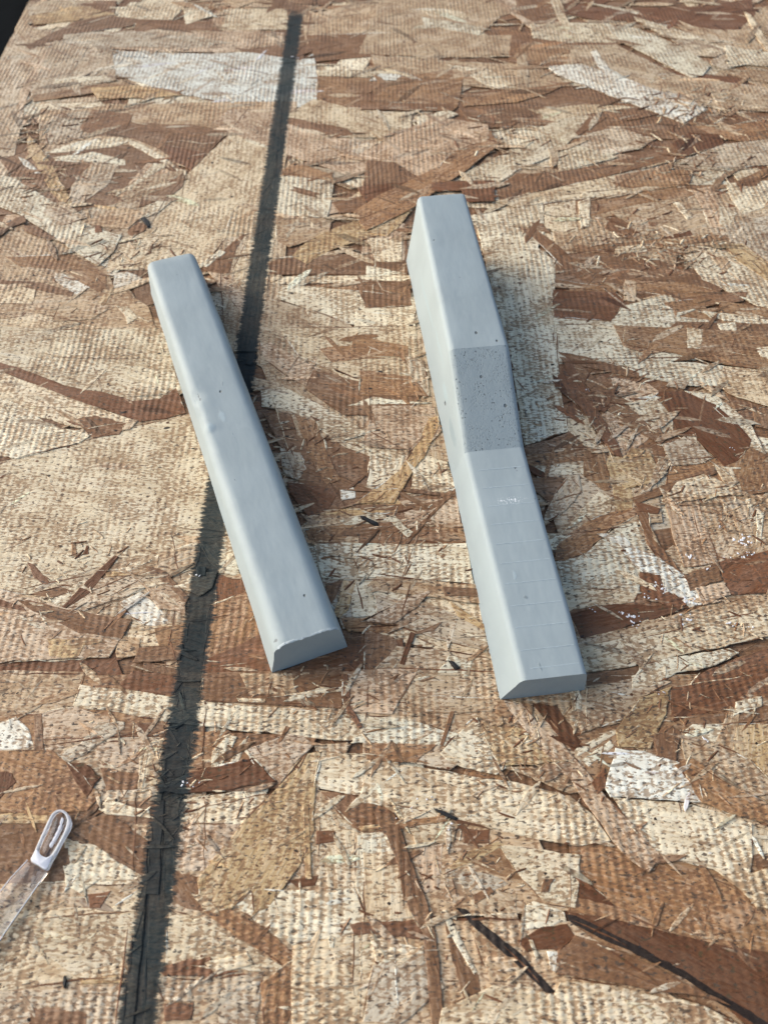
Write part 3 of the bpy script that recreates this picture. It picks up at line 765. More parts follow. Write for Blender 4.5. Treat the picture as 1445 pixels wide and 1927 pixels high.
Y -69,500 28,510 83,493 -61,488
C -230,217 24,252 35,30 -217,30
P -140,235 -124,235 -126,211 -136,211
T 63,872 340,862 353,824 70,812
O 340,863 442,847 433,766 328,814
P -25,806 108,790 231,750 175,719 -97,729
O -36,729 152,722 90,672 -50,680
G 67,674 167,712 219,674 187,651
P 224,766 273,806 308,750 346,657 314,642 225,657 159,696
Y 279,778 403,773 491,672 422,665 324,665
T 338,659 482,666 578,600 516,586
D 442,847 512,838 571,733 542,703 481,782
T 599,897 757,924 868,916 761,863 727,806 579,758 531,806
P 750,932 861,961 841,905 742,888
P 566,948 590,863 580,821 555,822
Y 673,766 761,863 864,901 830,814 763,712 672,718
R 864,897 1182,946 1157,862 1056,837 899,804 844,804
B 883,804 1054,830 1151,840 1139,798 876,773
P 901,782 999,786 961,712 855,750
T 1025,838 1052,822 996,696 946,712
P 1044,851 1127,867 1119,838 1024,806
Y 1025,778 1136,786 1089,625 1050,674 997,703
T 859,766 950,726 1037,681 1086,615 1069,557 965,607 855,681
B 771,750 823,778 861,758 827,674 784,666
P 633,578 807,563 945,529 1001,508 965,383 861,394 734,424 675,488
W 615,600 664,712 738,703 831,672 879,622 880,561 807,563 626,577
O 822,666 878,681 1029,571 1067,550 1052,498 999,514 872,561 855,615
P 997,508 1050,491 1032,428 979,428
B 984,434 1034,434 1022,395 982,401
C 861,395 971,385 1012,395 993,295 954,301 918,344
O 526,447 611,447 653,408 697,379 740,420 837,382 918,344 956,301 907,251 802,233 739,252 613,301 512,357
D 478,313 506,363 540,357 611,288 736,241 864,217 966,200 921,46 892,30 776,126 636,205 473,276
O 469,295 494,325 613,301 675,270 736,241 608,270
X 468,287 488,284 576,243 638,216 739,163 835,104 923,51 883,46 735,146 628,197 529,241 472,269
P -39,681 112,657 246,635 371,615 515,578 574,529 606,461 518,446 309,488 145,529 72,550 -70,564
X 135,549 167,536 202,521 184,518 145,537
C -8,557 131,543 201,501 185,461 85,454 64,508
O 28,514 166,527 173,512 42,493
R 208,496 287,491 281,457 215,455
Y 171,395 212,434 306,461 323,453 246,414 181,392
O 231,408 319,447 393,408 403,369 326,369
C 313,453 495,434 524,428 490,301 410,313 348,382
B 417,369 445,372 427,338 406,338
W 169,501 180,505 179,461 169,428 165,461
C -54,434 42,434 69,395 88,282 -51,263
G 160,395 279,382 325,357 275,338 165,350
T 227,344 344,338 341,235 270,270 232,307
R -83,263 94,279 106,229 -75,245
P -37,238 99,211 98,191 -21,177
G -27,174 119,200 148,126 37,51 -56,46
N 81,447 160,461 141,344 103,332
B -29,536 28,536 70,421 109,313 132,211 148,46 113,46 100,241 61,301 28,428
B 152,282 175,270 203,177 234,154 239,46 207,40 165,200
P 146,295 159,295 199,223 228,160 221,154 179,217
T 221,252 280,235 400,121 360,110 260,143
C 140,83 272,137 412,115 429,143 582,126 768,91 879,30 125,30
X 183,301 207,301 268,252 331,205 416,118 394,113 352,154 291,205 235,252
B 233,332 276,350 285,338 232,307
P 361,307 383,318 462,295 464,270 403,252 350,258
D 333,226 397,258 465,266 482,235 437,205 357,204
W 404,204 451,211 421,159 407,163
B 434,205 481,238 632,187 733,137 832,91 772,110 583,132 424,153
P 363,229 373,229 384,191 375,188
T 641,99 767,88 810,30 722,30
N 356,859 410,847 457,774 494,758 532,696 569,644 618,578 690,488 736,426 697,381 654,413 614,467 568,536 521,622 456,703 389,790
P 541,706 682,776 692,765 554,690
P 427,648 483,675 491,666 434,638
P 560,681 652,735 661,719 579,660
R 580,615 624,659 615,600 590,586
P 557,880 574,884 566,822 555,822
X -786,149 -779,150 -774,126 -780,127
X -623,1319 -590,1319 -588,1283 -614,1283
X -83,1526 -65,1524 -16,1484 -32,1481 -78,1510
R -129,937 -109,937 -99,838 -62,774 -74,770 -118,838
B -287,778 -272,774 -295,731 -307,727
B 196,822 210,822 171,719 160,721
D 83,1081 99,1076 64,969 48,973
B 1044,1927 1053,1874 981,1914 888,1953 948,1953
G -838,790 -760,790 -756,770 -869,689 -905,681
P 1245,1446 1305,1435 1275,1424
P -353,863 -124,897 -124,884
O -1061,1414 -1049,1419 -1031,1363 -1049,1363
R -1009,1405 -1000,1403 -993,1371 -1014,1366
G 1139,2185 1212,2178 1181,2134 1111,2149
P 1275,1592 1314,1615 1309,1580 1275,1558
P 1300,1546 1328,1546 1281,1414 1265,1419
R -1190,1340 -1165,1329 -1094,1258 -1111,1253 -1152,1278"""

# height map, 1 mm cells, used to stack each strand on those below it
GX0, GX1, GY0, GY1 = -320, 400, -40, 680
HM = np.full((GY1 - GY0, GX1 - GX0), -0.32)
AM = np.zeros(HM.shape)
TM = np.zeros(HM.shape + (3,)) + np.array(TONES['T'])
def raster(p):
    x0, x1 = int(max(GX0, math.floor(p[:, 0].min()))), int(min(GX1 - 1, math.ceil(p[:, 0].max())))
    y0, y1 = int(max(GY0, math.floor(p[:, 1].min()))), int(min(GY1 - 1, math.ceil(p[:, 1].max())))
    xs = np.arange(x0, x1 + 1) + .5; ys = np.arange(y0, y1 + 1) + .5
    X, Y = np.meshgrid(xs, ys)
    ins = np.zeros(X.shape, bool)
    n = len(p)
    for i in range(n):
        xa, ya = p[i]; xb, yb = p[(i + 1) % n]
        if ya == yb: continue
        cnd = ((ya > Y) != (yb > Y)) & (X < (xb - xa) * (Y - ya) / (yb - ya) + xa)
        ins ^= cnd
    sl = (slice(y0 - GY0, y1 - GY0 + 1), slice(x0 - GX0, x1 - GX0 + 1))
    if not ins.any():
        ins[:] = True
    return sl, ins

items = []
for ln in DATA.strip().splitlines():
    a = ln.split()
    pts = np.array([tuple(map(float, q.split(','))) for q in a[1:]]) / 10.0
    items.append((a[0], pts))

def shown(p):                       # how large a piece shows: nearer counts more
    c_ = p.mean(0)
    dist = math.hypot(math.hypot(c_[0], c_[1]), 220)
    return abs(area(p)) / dist ** 2

sizes = sorted([shown(p) for _, p in items], reverse=True)
LIM = sizes[285]
for i, (t, p) in enumerate(items):
    sl, ins = raster(p)
    A = abs(area(p))
    hmv = HM[sl]
    small = A < 60
    dz = 0.045 if A > 900 else (0.06 if not small else random.uniform(0.07, 0.20))
    z = float(hmv[ins].max()) + dz if A < 4000 else float(np.quantile(hmv[ins], 0.9)) + dz
    if small: z = float(np.quantile(hmv[ins], 0.9)) + dz
    z += (i * 0.6180339 % 1.0) * 0.02
    hmv[ins] = np.maximum(hmv[ins], z)
    TM[sl][ins] = TONES[t]
    AM[sl][ins] = A if t in 'PCYDT' else 0
    V, F, a = strand_geo(p, z, max(0.35, dz + 0.25), i * 3.1)
    rnd = (i * 0.6180339) % 1.0
    strand_object('wood_strand' if shown(p) >= LIM else 'wood_splinter', [(V, F, a, vary(TONES[t], .07), rnd)], board)
def hm(x, y):
    i, j = int(y - GY0), int(x - GX0)
    if 0 <= i < HM.shape[0] and 0 <= j < HM.shape[1]: return float(HM[i, j])
    return -0.3

# thin brown slivers painting the shade in cracks, and lifted pale fibres along the rims of the larger strands
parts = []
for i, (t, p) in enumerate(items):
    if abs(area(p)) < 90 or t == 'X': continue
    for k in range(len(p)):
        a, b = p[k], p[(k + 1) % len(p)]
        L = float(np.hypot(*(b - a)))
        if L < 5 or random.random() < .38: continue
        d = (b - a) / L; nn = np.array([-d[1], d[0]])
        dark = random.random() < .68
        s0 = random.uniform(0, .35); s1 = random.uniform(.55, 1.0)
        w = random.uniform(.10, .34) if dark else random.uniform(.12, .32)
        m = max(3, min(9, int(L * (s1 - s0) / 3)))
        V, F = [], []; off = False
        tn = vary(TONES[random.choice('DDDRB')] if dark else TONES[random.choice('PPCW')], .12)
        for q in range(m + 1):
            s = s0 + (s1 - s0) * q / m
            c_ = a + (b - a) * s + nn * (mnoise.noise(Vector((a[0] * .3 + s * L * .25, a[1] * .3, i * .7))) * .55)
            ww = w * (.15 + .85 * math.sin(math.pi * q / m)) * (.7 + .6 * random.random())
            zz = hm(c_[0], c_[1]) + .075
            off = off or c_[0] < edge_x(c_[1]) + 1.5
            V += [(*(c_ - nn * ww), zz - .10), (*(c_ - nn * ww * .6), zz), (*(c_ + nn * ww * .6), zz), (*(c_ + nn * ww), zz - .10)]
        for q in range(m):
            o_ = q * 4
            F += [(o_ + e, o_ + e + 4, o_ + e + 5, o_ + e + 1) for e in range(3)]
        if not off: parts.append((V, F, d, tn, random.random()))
strand_object('edge_shade_fibre', parts, board, 'stuff')
print('height', HM.max(), np.median(HM[60:560, 100:500]))

def tm(x, y):
    i, j = int(y - GY0), int(x - GX0)
    if 0 <= i < HM.shape[0] and 0 <= j < HM.shape[1]: return tuple(TM[i, j])
    return TONES['T']

# small flakes broken off along the grain of what lies below them
parts = []
for i in range(2600):
    y = random.uniform(0, 600); x = random.uniform(-95 - y * .29, 95 + y * .29)
    if x < edge_x(y) + 6: continue
    s = .7 + y / 420
    L = random.uniform(3.0, 15) * s; W = L * random.uniform(.05, .22)
    an = random.gauss(0.05, .42) if random.random() < .72 else random.choice((-1, 1)) * random.uniform(.5, 1.3)
    ca_, sa_ = math.cos(an), math.sin(an)
    loc = [(-L / 2, -W * random.uniform(0, .3)), (-L * .2, -W / 2), (L * .25, -W * random.uniform(.3, .5)), (L / 2, -W * random.uniform(0, .25)), (L * random.uniform(.36, .5), W * .2), (L * .1, W / 2), (-L * .3, W * random.uniform(.25, .5))]
    p = np.array([(x + a * ca_ - b * sa_, y + a * sa_ + b * ca_) for a, b in loc])
    if max(tm(x, y)) < .04: continue
    if 0 <= y - GY0 < HM.shape[0] and 0 <= x - GX0 < HM.shape[1] and AM[int(y - GY0), int(x - GX0)] > 900 and random.random() < .7: continue
    base = np.array(tm(x, y)); o_ = np.array(TONES[random.choice('PCTBODG')])
    tn = base * .5 + o_ * .5 if random.random() < .55 else base * random.choice((.5, .7, .85, 1.2, 1.35))
    tn = tuple(np.minimum(tn, .80))
    sl, ins = raster(p)
    z = max(hm(*q) for q in p[::2]) + .03 + .03 * random.random()
    V, F, a = strand_geo(p, z, .2, i * 2.3)
    parts.append((V, F, a, vary(tn, .08), random.random()))
strand_object('wood_flake', parts, board, 'stuff')

# loose fibres and slivers, in tangles where the strands are broken up
CL = [(175,423),(123,309),(-36,184),(86,197),(120,153),(-64,67),(16,33),(-178,407),(-170,348),(14,153),(154,371),(81,73),(42,69),(-118,301),(-101,129),(92,217),(58,394),(-16,89),(-51,61),(103,101),(-4,133),(140,297),(110,300),(165,430),(88,190)]
parts = []
def fibre(x, y, L, W, an, tone, lift):
    n = 4
    cu = random.gauss(0, 0.06)
    V, F = [], []
    z0 = hm(x, y)
    for k in range(n + 1):
        s = k / n - 0.5
        aa = an + cu * s * 2
        px = x + math.cos(aa) * L * s; py = y + math.sin(aa) * L * s
        w = W * (0.35 + 0.65 * math.sin(math.pi * min(max(k / n, .12), .88)))
        nx_, ny_ = -math.sin(aa) * w / 2, math.cos(aa) * w / 2
        zz = z0 + 0.05 + lift * (0.4 + s)
        V += [(px - nx_, py - ny_, zz - 0.05), (px + nx_, py + ny_, zz - 0.05), (px, py, zz + W * 0.2)]
    for k in range(n):
        b = k * 3
        F += [(b, b + 3, b + 5, b + 2), (b + 2, b + 5, b + 4, b + 1), (b + 1, b + 4, b + 3, b)]
    parts.append((V, F, np.array([math.cos(an), math.sin(an)]), tone, random.random()))
for i in range(1900):
    clus = random.random() < .88
    if clus:
        cx_, cy_ = random.choice(CL)
        s = 7 + cy_ / 60
        x, y = random.gauss(cx_, s * 1.3), random.gauss(cy_, s)
    else:
        y = random.uniform(0, 600); x = random.uniform(-95 - y * .28, 95 + y * .28)
    if x < edge_x(y) + 5: continue
    sc_ = 0.75 + y / 400
    t = random.choice('PCCTTNOBBDRD' if clus else 'PCTBBD')
    fibre(x, y, random.uniform(1.2, 5.5) * sc_, (random.uniform(0.2, 0.95) if clus else random.uniform(.12, .35)) * sc_, random.gauss(0.1, 0.75 if clus else .4), vary(TONES[t], .15), random.uniform(0, 0.12))
strand_object('wood_fibre', parts, board, 'stuff')

# specks of resin and bark pressed in the surface
def blob(x, y, r, z, th, rag=.35, n=7, st=1.0, an=0.0):
    pr = []
    for k in range(n):
        a = 2 * math.pi * k / n
        rr = r * random.uniform(1 - rag, 1 + rag)
        ax, ay = rr * math.cos(a) * st, rr * math.sin(a)
        pr.append((x + ax * math.cos(an) - ay * math.sin(an), y + ax * math.sin(an) + ay * math.cos(an)))
    V = [(a, b, z) for a, b in pr] + [(x + (a - x) * .7, y + (b - y) * .7, z + th) for a, b in pr]
    F = [(k, (k + 1) % n, n + (k + 1) % n, n + k) for k in range(n)] + [tuple(range(n, 2 * n))]
    return V, F
parts = []
for i in range(700):
    y = random.uniform(0, 560) ** 1.0; x = random.uniform(-92 - y * .28, 92 + y * .28)
    if x < edge_x(y) + 3: continue
    if 60 < y < 310 and random.random() < .3: continue
    V, F = blob(x, y, random.uniform(.18, .55) * (0.8 + y / 500), hm(x, y) - .03, .08, st=random.uniform(1, 2.6), an=random.gauss(0, .5))
    parts.append((V, F, np.array([1.0, 0.0]), vary(TONES[random.choice('XXDDB')], .2), random.random()))
strand_object('resin_speck', parts, board, 'stuff')

# white plaster crumbs on the right-hand side of the board
def plain(name, colr, rough, bump_s=0.0, bump_d=0.0002, spec=0.3):
    g = G(name)
    tc = g.n('ShaderNodeTexCoord')
    P = g.vec('SCALE', tc.outputs['Object'], 1000.0)
    nz = g.noise(P, 0.6, 4.0, 0.6)
    g.put(g.b.inputs['Base Color'], g.mix(g.ramp(nz, .3, .7), tuple(c * .88 for c in colr) + (1,), tuple(colr) + (1,)))
    g.b.inputs['Roughness'].default_value = rough
    g.b.inputs['Specular IOR Level'].default_value = spec
    if bump_s: g.put(g.b.inputs['Normal'], g.bump(g.noise(P, 1.5, 4.0, .7), bump_d, bump_s))
    return g.m
PLASTER = plain('white_plaster', (0.80, 0.80, 0.82), 0.9, .6)
WP = [(-53.9,487.0,.9),(80.0,213.1,.9),(122.1,141.2,1.8),(122.5,136.5,1.6),(103.1,136.1,1.0),(91.9,123.8,.8),(86.2,120.5,1.0),(90.8,122.7,.8),(79.2,113.0,1.2),(75.8,115.1,.8),(79.8,110.2,1.0),(95.5,112.8,1.2),(98.8,119.9,1.2),(77.7,114.5,1.0),(123.4,144.0,.8),(109.4,110.8,.8),(107.2,130.9,.8),(114.6,135.9,.6),(88.4,125.2,.6),(100.0,118.4,.8),(66.5,115.3,.6),(116.0,148.3,.6),(115.5,109.8,.6),(11.4,57.0,.8),(7.2,54.2,.6),(3.7,52.1,.6),(86.3,43.3,.4),(129.5,182.8,.6),(17.6,50.4,.8),(-61.1,128.2,.6),(82.9,87.7,.8),(93.1,74.0,.6),(-54.3,60.9,1.0)]
pv, pf = [], []
for x, y, r in WP:
    for k in range(max(2, int(r * 6))):
        xx, yy = random.gauss(x, r * 1.15), random.gauss(y, r * .7)
        V, F = blob(xx, yy, random.uniform(.12, .36) * (.6 + r * .45), hm(xx, yy) - .02, random.uniform(.08, .25), .5, 6, random.uniform(1, 2), random.uniform(0, 3))
        o = len(pv); pv += [(a * MM, b * MM, c * MM) for a, b, c in V]; pf += [tuple(i + o for i in f) for f in F]
o = link_mesh('plaster_crumb', pv, pf, PLASTER, board); o['kind'] = 'stuff'

# ------------------------------------------------------------------ grey cast bars
def cast_material(name, base, pitted=0.0, holes=(), marks=(), chalk=None):
    """holes: (x,y,z,r) local mm, little air holes, their inner shade painted dark; marks: (x,y,z,rx along,r,colour factor)"""
    g = G(name)
    tc = g.n('ShaderNodeTexCoord')
    P = g.vec('SCALE', tc.outputs['Object'], 1000.0)
    x, y, z = g.sep(P)
    big = g.noise(P, 0.05, 3.0, .55)
    mid = g.noise(g.comb(g.math('MULTIPLY', x, 0.5), g.math('MULTIPLY', y, 0.7), g.math('MULTIPLY', z, .7)), 0.3, 4.0, .6)
    fine = g.noise(P, 3.5, 3.0, .6)
    c0 = tuple(base) + (1,)
    c1 = tuple(v * 0.93 for v in base) + (1,)
    c2 = (base[0] * 1.10, base[1] * 1.09, base[2] * 1.08, 1)
    colr = g.mix(g.ramp(big, .35, .65), c1, c0)
    colr = g.mix(g.ramp(mid, .55, .75, 0, .4), colr, c2)
    colr = g.mix(g.ramp(mid, .42, .28, 0, .35), colr, c1)
    colr = g.mix(g.ramp(fine, .60, .74, 0, .35), colr, c1)
    h = g.math('MULTIPLY_ADD', fine, 0.25, g.math('MULTIPLY', mid, 0.5))
    hole_m = 0.0
    for (hx, hy, hz, hr) in holes:
        dd = g.vec('DISTANCE', g.vec('MULTIPLY', P, (0.75, 1.0, 1.0)), (hx * .75, hy, hz))
        hole_m = g.math('MAXIMUM', g.ramp(dd, hr, hr * 0.55), hole_m)
    # tiny scattered pin holes
    vo = g.n('ShaderNodeTexVoronoi'); g.put(vo.inputs['Vector'], P); vo.inputs['Scale'].default_value = 0.17 if not pitted else 0.95
    dd = vo.outputs['Distance']
    rsel = g.sep(vo.outputs['Color'])[0]
    if pitted:
        sel = g.math('MULTIPLY', g.ramp(rsel, .62, .70), g.ramp(g.noise(P, 0.13, 2.0), .44, .58))
        pit = g.math('MULTIPLY', g.ramp(dd, .27, .15), sel)
        vo2 = g.n('ShaderNodeTexVoronoi'); g.put(vo2.inputs['Vector'], P); vo2.inputs['Scale'].default_value = 1.5
        pit2 = g.math('MULTIPLY', g.ramp(vo2.outputs['Distance'], .35, .15), 0.32)
        pit = g.math('MAXIMUM', pit, g.math('MULTIPLY', pit2, g.ramp(g.noise(P, .2, 1.0), .35, .6)))
    else:
        pit = g.math('MULTIPLY', g.ramp(dd, .035, .02), g.ramp(rsel, .45, .5))
    allp = g.math('MAXIMUM', pit, hole_m)
    for (mx, my, mz, ml, mw, mc) in marks:
        dd = g.vec('LENGTH', g.vec('MULTIPLY', g.vec('SUBTRACT', g.vec('ADD', P, g.vec('SCALE', g.vec('SUBTRACT', g.noise(P, .6, 3., out=1), (.5, .5, .5)), 1.6)), (mx, my, mz)), (1 / ml, 1 / mw, 1 / mw)))
        colr = g.mix(g.ramp(dd, 1.0, 0.45), colr, tuple(mc) + (1,))
        h = g.math('SUBTRACT', h, g.math('MULTIPLY', g.ramp(dd, 1.1, .4), 0.6 if mc[0] < .2 else -.5))
    if chalk:
        cx_, cy_, cl, cw = chalk
        dd = g.vec('LENGTH', g.vec('MULTIPLY', g.vec('SUBTRACT', P, (cx_, cy_, 13.2)), (1 / cl, 1 / cw, .2)))
        m = g.math('MULTIPLY', g.ramp(g.noise(P, 1.6, 3., .7), .56, .62), g.ramp(dd, 1.1, .2))
        colr = g.mix(m, colr, (.8, .83, .84, 1))
    colr = g.mix(g.math('MULTIPLY', allp, 0.85 if not pitted else .75), colr, tuple(v * .22 for v in base) + (1,))  # shade inside holes and pits painted as dark grey
    g.put(g.b.inputs['Base Color'], colr)
    g.b.inputs['Roughness'].default_value = 0.62 if not pitted else .75
    g.b.inputs['Specular IOR Level'].default_value = 0.35
    nb = g.bump(h, 0.10 * MM, .8)
    nb = g.bump(g.math('MULTIPLY', allp, -1.0), 0.45 * MM, 1.0, nb)
    if pitted: nb = g.bump(g.noise(P, 1.3, 4.0, .7), 0.18 * MM, .8, nb)
    nb = g.bump(g.noise(g.comb(g.math('MULTIPLY', x, .4), y, z), 0.22, 2.0), 0.5 * MM, .35, nb)
    g.put(g.b.inputs['Normal'], nb)
    return g.m

def bar_frame(name, label, x0, y0, phi_deg, z0):
    """local x runs along the bar away from the near end, local y to the left, so w (to the right) = -y"""
    o = empty(name, label, 'bar', None, (x0 * MM, y0 * MM, z0 * MM))
    o.rotation_euler = (0, 0, R(phi_deg))
    return o

def profile(wl, wr, z, wb, rl, rr, nseg=7, zb=-0.3, wb0=0.0):
    """open cross-section from bottom left over the top to bottom right"""
    A, TL, TR, B = np.array([wb0, zb]), np.array([wl, z]), np.array([wr, z]), np.array([wb, zb])
    pts = []
    for k in range(5): pts.append(None)
    def fillet(p0, c, p1, r):
        d0 = (p0 - c) / np.linalg.norm(p0 - c); d1 = (p1 - c) / np.linalg.norm(p1 - c)
        ang = math.acos(max(-1, min(1, float(d0 @ d1))))
        t = r / math.tan(ang / 2)
        cen = c + (d0 + d1) / np.linalg.norm(d0 + d1) * (r / math.sin(ang / 2))
        s, e = c + d0 * t, c + d1 * t
        a0 = math.atan2(*(s - cen)[::-1]); a1 = math.atan2(*(e - cen)[::-1])
        while a1 - a0 > math.pi: a1 -= 2 * math.pi
        while a1 - a0 < -math.pi: a1 += 2 * math.pi
        return [cen + r * np.array([math.cos(a0 + (a1 - a0) * k / nseg), math.sin(a0 + (a1 - a0) * k / nseg)]) for k in range(nseg + 1)]
    fl = fillet(A, TL, TR, rl); fr = fillet(TL, TR, B, rr)
    out = [A + (fl[0] - A) * k / 4 for k in range(4)] + fl
    out += [fl[-1] + (fr[0] - fl[-1]) * k / 6 for k in range(1, 6)]
    out += fr + [fr[-1] + (B - fr[-1]) * k / 4 for k in range(1, 5)]
    return out

def build_bar(parent, st, prof_at, mat, name='bar_body', panel=None, panel_mat=None, wav=0.12, seed=0.0, endjit=0.0, dents=()):
    """st: stations along; prof_at(u)-> profile; panel=(u1,u2,i0,i1) faces that go to a part of their own"""
    V, F, PF = [], [], []
    n = None
    for k, u in enumerate(st):
        pr = prof_at(u)
        n = len(pr)
        for i, (w, z) in enumerate(pr):
            nz = mnoise.noise(Vector((u * .06, w * .15 + seed, z * .15))) * wav
            if endjit and k == 0 and 6 < i < n - 6: nz += mnoise.noise(Vector((w * .9, seed, 2.))) * endjit
            for (du, dw, dz_, ru, rw, dep) in dents:
                q = ((u - du) / ru) ** 2 + ((w - dw) / rw) ** 2 + ((z - dz_) / rw) ** 2
                if q < 1: nz -= dep * (1 - q) ** 2 * (1 if i < n / 2 else .5)
            side = -1 if i < n / 2 else 1
            V.append((u * MM, -(w + side * nz * (0.8 if z < pr[n // 2][1] - 1 else 0)) * MM, (z + (nz * .5 if z > 1 else 0)) * MM))
    for k in range(len(st) - 1):
        for i in range(n - 1):
            f = (k * n + i, k * n + i + 1, (k + 1) * n + i + 1, (k + 1) * n + i)
            um = (st[k] + st[k + 1]) / 2
            if panel and panel[0] < um < panel[1] and panel[2] <= i < panel[3]: PF.append(f)
            else: F.append(f)
        F.append((k * n + n - 1, k * n, (k + 1) * n, (k + 1) * n + n - 1))
    F.append(tuple(range(n - 1, -1, -1)))
    F.append(tuple((len(st) - 1) * n + i for i in range(n)))
    o = link_mesh(name, V, F, mat, parent, True, 38)
    if PF:
        used = sorted({i for f in PF for i in f}); mp = {a: b for b, a in enumerate(used)}
        p = link_mesh('pitted_panel', [V[i] for i in used], [tuple(mp[i] for i in f) for f in PF], panel_mat, parent, True, 50)
        p['label'] = 'darker grey rough panel full of pin holes'
    return o

GREY = (0.290, 0.345, 0.363)
ZB = 0.15
# left bar -----------------------------------------------------------
lb = bar_frame('cast_bar', 'smooth even grey bar lying across the black marker line', -34.01, 94.29, 110.972, ZB)
matL = cast_material('grey_cast', GREY, 0.0,
    holes=((104.3, -12.9, 16.0, .55), (51.0, -1.4, 13.5, .4), (13.2, -15.9, 16.0, .42), (118, -17.5, 16, .4)),
    marks=((104.8, -5.2, 15.7, 4.2, .45, (.13, .155, .165)), (107, -14.5, 16.0, 2.5, .4, (.21, .25, .265)), (81, -12.0, 16.0, 4.0, .35, (.225, .275, .295)), (88.6, -5.4, 16., 2.6, 1.9, (.285, .352, .378)), (92.3, -10.5, 16., 3.5, 1.3, (.31, .38, .405)), (60, -0.7, 6., 3.5, .5, (.19, .235, .25)), (66, -.9, 6., 3., .35, (.19, .235, .25)), (2.6, -3.4, 14.7, .5, .9, (.15, .175, .185)), (150., -2.0, 10., 20., 1.2, (.29, .36, .385))))
def profL(u):
    s = min(1.0, u / 189.)
    e = max(0.0, u - 186.6) ** 1.6 * .45
    return profile(2.8 - .8 * s + e * .5, 21.9 - e * .4, 15.9 + .7 * s - e * .9, 24.35, 4.6 - 1.4 * s, 4.4 - 1.4 * s)
stL = [0, .6] + list(np.arange(2, 80, 3.0)) + list(np.arange(80, 116, 1.0)) + list(np.arange(117, 186, 3.0)) + [186.6, 187.4, 188.1, 188.7, 189.1, 189.3]
build_bar(lb, stL, profL, matL, endjit=.45, seed=1.3, wav=.30, dents=((104.8, 4.2, 15.5, 5.0, 2.6, 1.5), (96.0, 3.0, 14.5, 9.0, 3.5, .9), (88.6, 4.8, 15.5, 3.0, 2.6, -1.0), (62, .8, 6., 8., 4., .8), (170., 1.5, 9., 18., 6., .9)))
# torn burr along the top of the near end
RIM = plain('pale_grey_burr', (0.36, 0.42, 0.445), .8, .5)
bv, bf = [], []
pts = [p for p in profL(0)][7:24]
for k, (w, z) in enumerate(pts):
    for q in range(3 if k < len(pts) - 1 else 1):
        t = q / 3
        w2, z2 = (pts[k + 1] if k < len(pts) - 1 else (w, z))
        ww, zz = w + (w2 - w) * t, z + (z2 - z) * t
        hgt = .06 + .38 * max(0, mnoise.noise(Vector((ww * 1.7, 3.3, 0))) + .12) * (1 if 5 < ww < 21 else .3)
        out = .18 + .35 * max(0, mnoise.noise(Vector((ww * 1.1, 7.7, 0))) + .1)
        bv += [(.7, -ww, zz - .05), (.15, -ww, zz + hgt), (-out, -ww, zz + hgt * .3), (-.05, -ww, zz - .35)]
m = len(bv) // 4
for k in range(m - 1):
    for i in range(3):
        bf.append((k * 4 + i, k * 4 + i + 1, k * 4 + 5 + i, k * 4 + 4 + i))
    bf.append((k * 4 + 3, k * 4, k * 4 + 4, k * 4 + 7))
link_mesh('torn_burr', [(a * MM, b * MM, c * MM) for a, b, c in bv], bf, RIM, lb)
# right bar ----------------------------------------------------------
rb = bar_frame('cast_bar', 'grey bar with a taller far end, a dark pitted panel and fine cross lines', 34.33, 85.72, 96.661, ZB)
U1, U2, U3 = 84.7, 121.25, 209.0
holesR = ((180.2, -6.6, 30.3, .5), (128.3, -14.3, 27.5, .6), (123.5, -21.0, 27.2, .5), (110.5, -13.2, 23.0, .5), (99.5, -20.2, 18.8, .62), (76, -19.5, 13.2, .4), (112, -1.4, 9., .8))
matR = cast_material('grey_cast_lined', GREY, 0.0, holes=holesR,
    marks=((26.2, -11.8, 13.2, .9, .9, (.20, .24, .255)), (34.3, -10.3, 13.2, 2.4, .7, (.31, .38, .405)), (3.5, -11.0, 13.2, 2.0, .4, (.21, .255, .27)), (2.2, -22., 8., .8, 1.8, (.33, .38, .40)), (85., -.8, 4., 3.4, .6, (.10, .115, .12)), (115., -2., 12., 6., 2.6, (.285, .355, .38)), (98., -1.5, 9., 9., 2.6, (.22, .275, .295)), (160., -1.6, 14., 24., 1.5, (.285, .355, .38)), (135., -2.4, 17., 14., 1.4, (.285, .355, .38))),
    chalk=(62.4, -15.0, 2.0, 6.5))
matP = cast_material('grey_cast_pitted', tuple(v * .95 for v in GREY), 1.0, holes=holesR[3:5])
def profR(u):
    if u <= U1: z = 13.2
    elif u <= U2: z = 13.2 + 14.0 * (u - U1) / (U2 - U1)
    else: z = 27.2 + 5.1 * (u - U2) / (U3 - U2)
    wl = float(np.interp(u, [0, U1, U2, U3], [4.9, 3.4, 3.2, 3.9]))
    wr = float(np.interp(u, [0, U1, U2, U3], [24.0, 24.4, 25.0, 24.0]))
    rr = float(np.interp(u, [0, U1, U2, U3], [1.9, 1.9, 1.9, 1.6]))
    e = max(0.0, u - (U3 - 1.4))
    return profile(wl + e * .5, wr - e * .4, z - e * e * .5, 26.0, rr + .5, rr)
stR = sorted(set([0, .5] + list(np.arange(3, U1 - 1, 3.2)) + [U1 - .4, U1, U1 + .5] + list(np.arange(U1 + 3, U2 - 1, 2.6)) + [U2 - .5, U2, U2 + .6] + list(np.arange(U2 + 3, U3 - 2, 3.4)) + [U3 - 1.4, U3 - .9, U3 - .4, U3]))
build_bar(rb, stR, profR, matR, panel=(U1, U2, 7, 20), panel_mat=matP, seed=8.8, wav=.26, dents=((85., .6, 4., 4., 2.5, 1.2), (106., 2.4, 11., 9., 5., .7), (150., 2., 12., 20., 7., .7)))
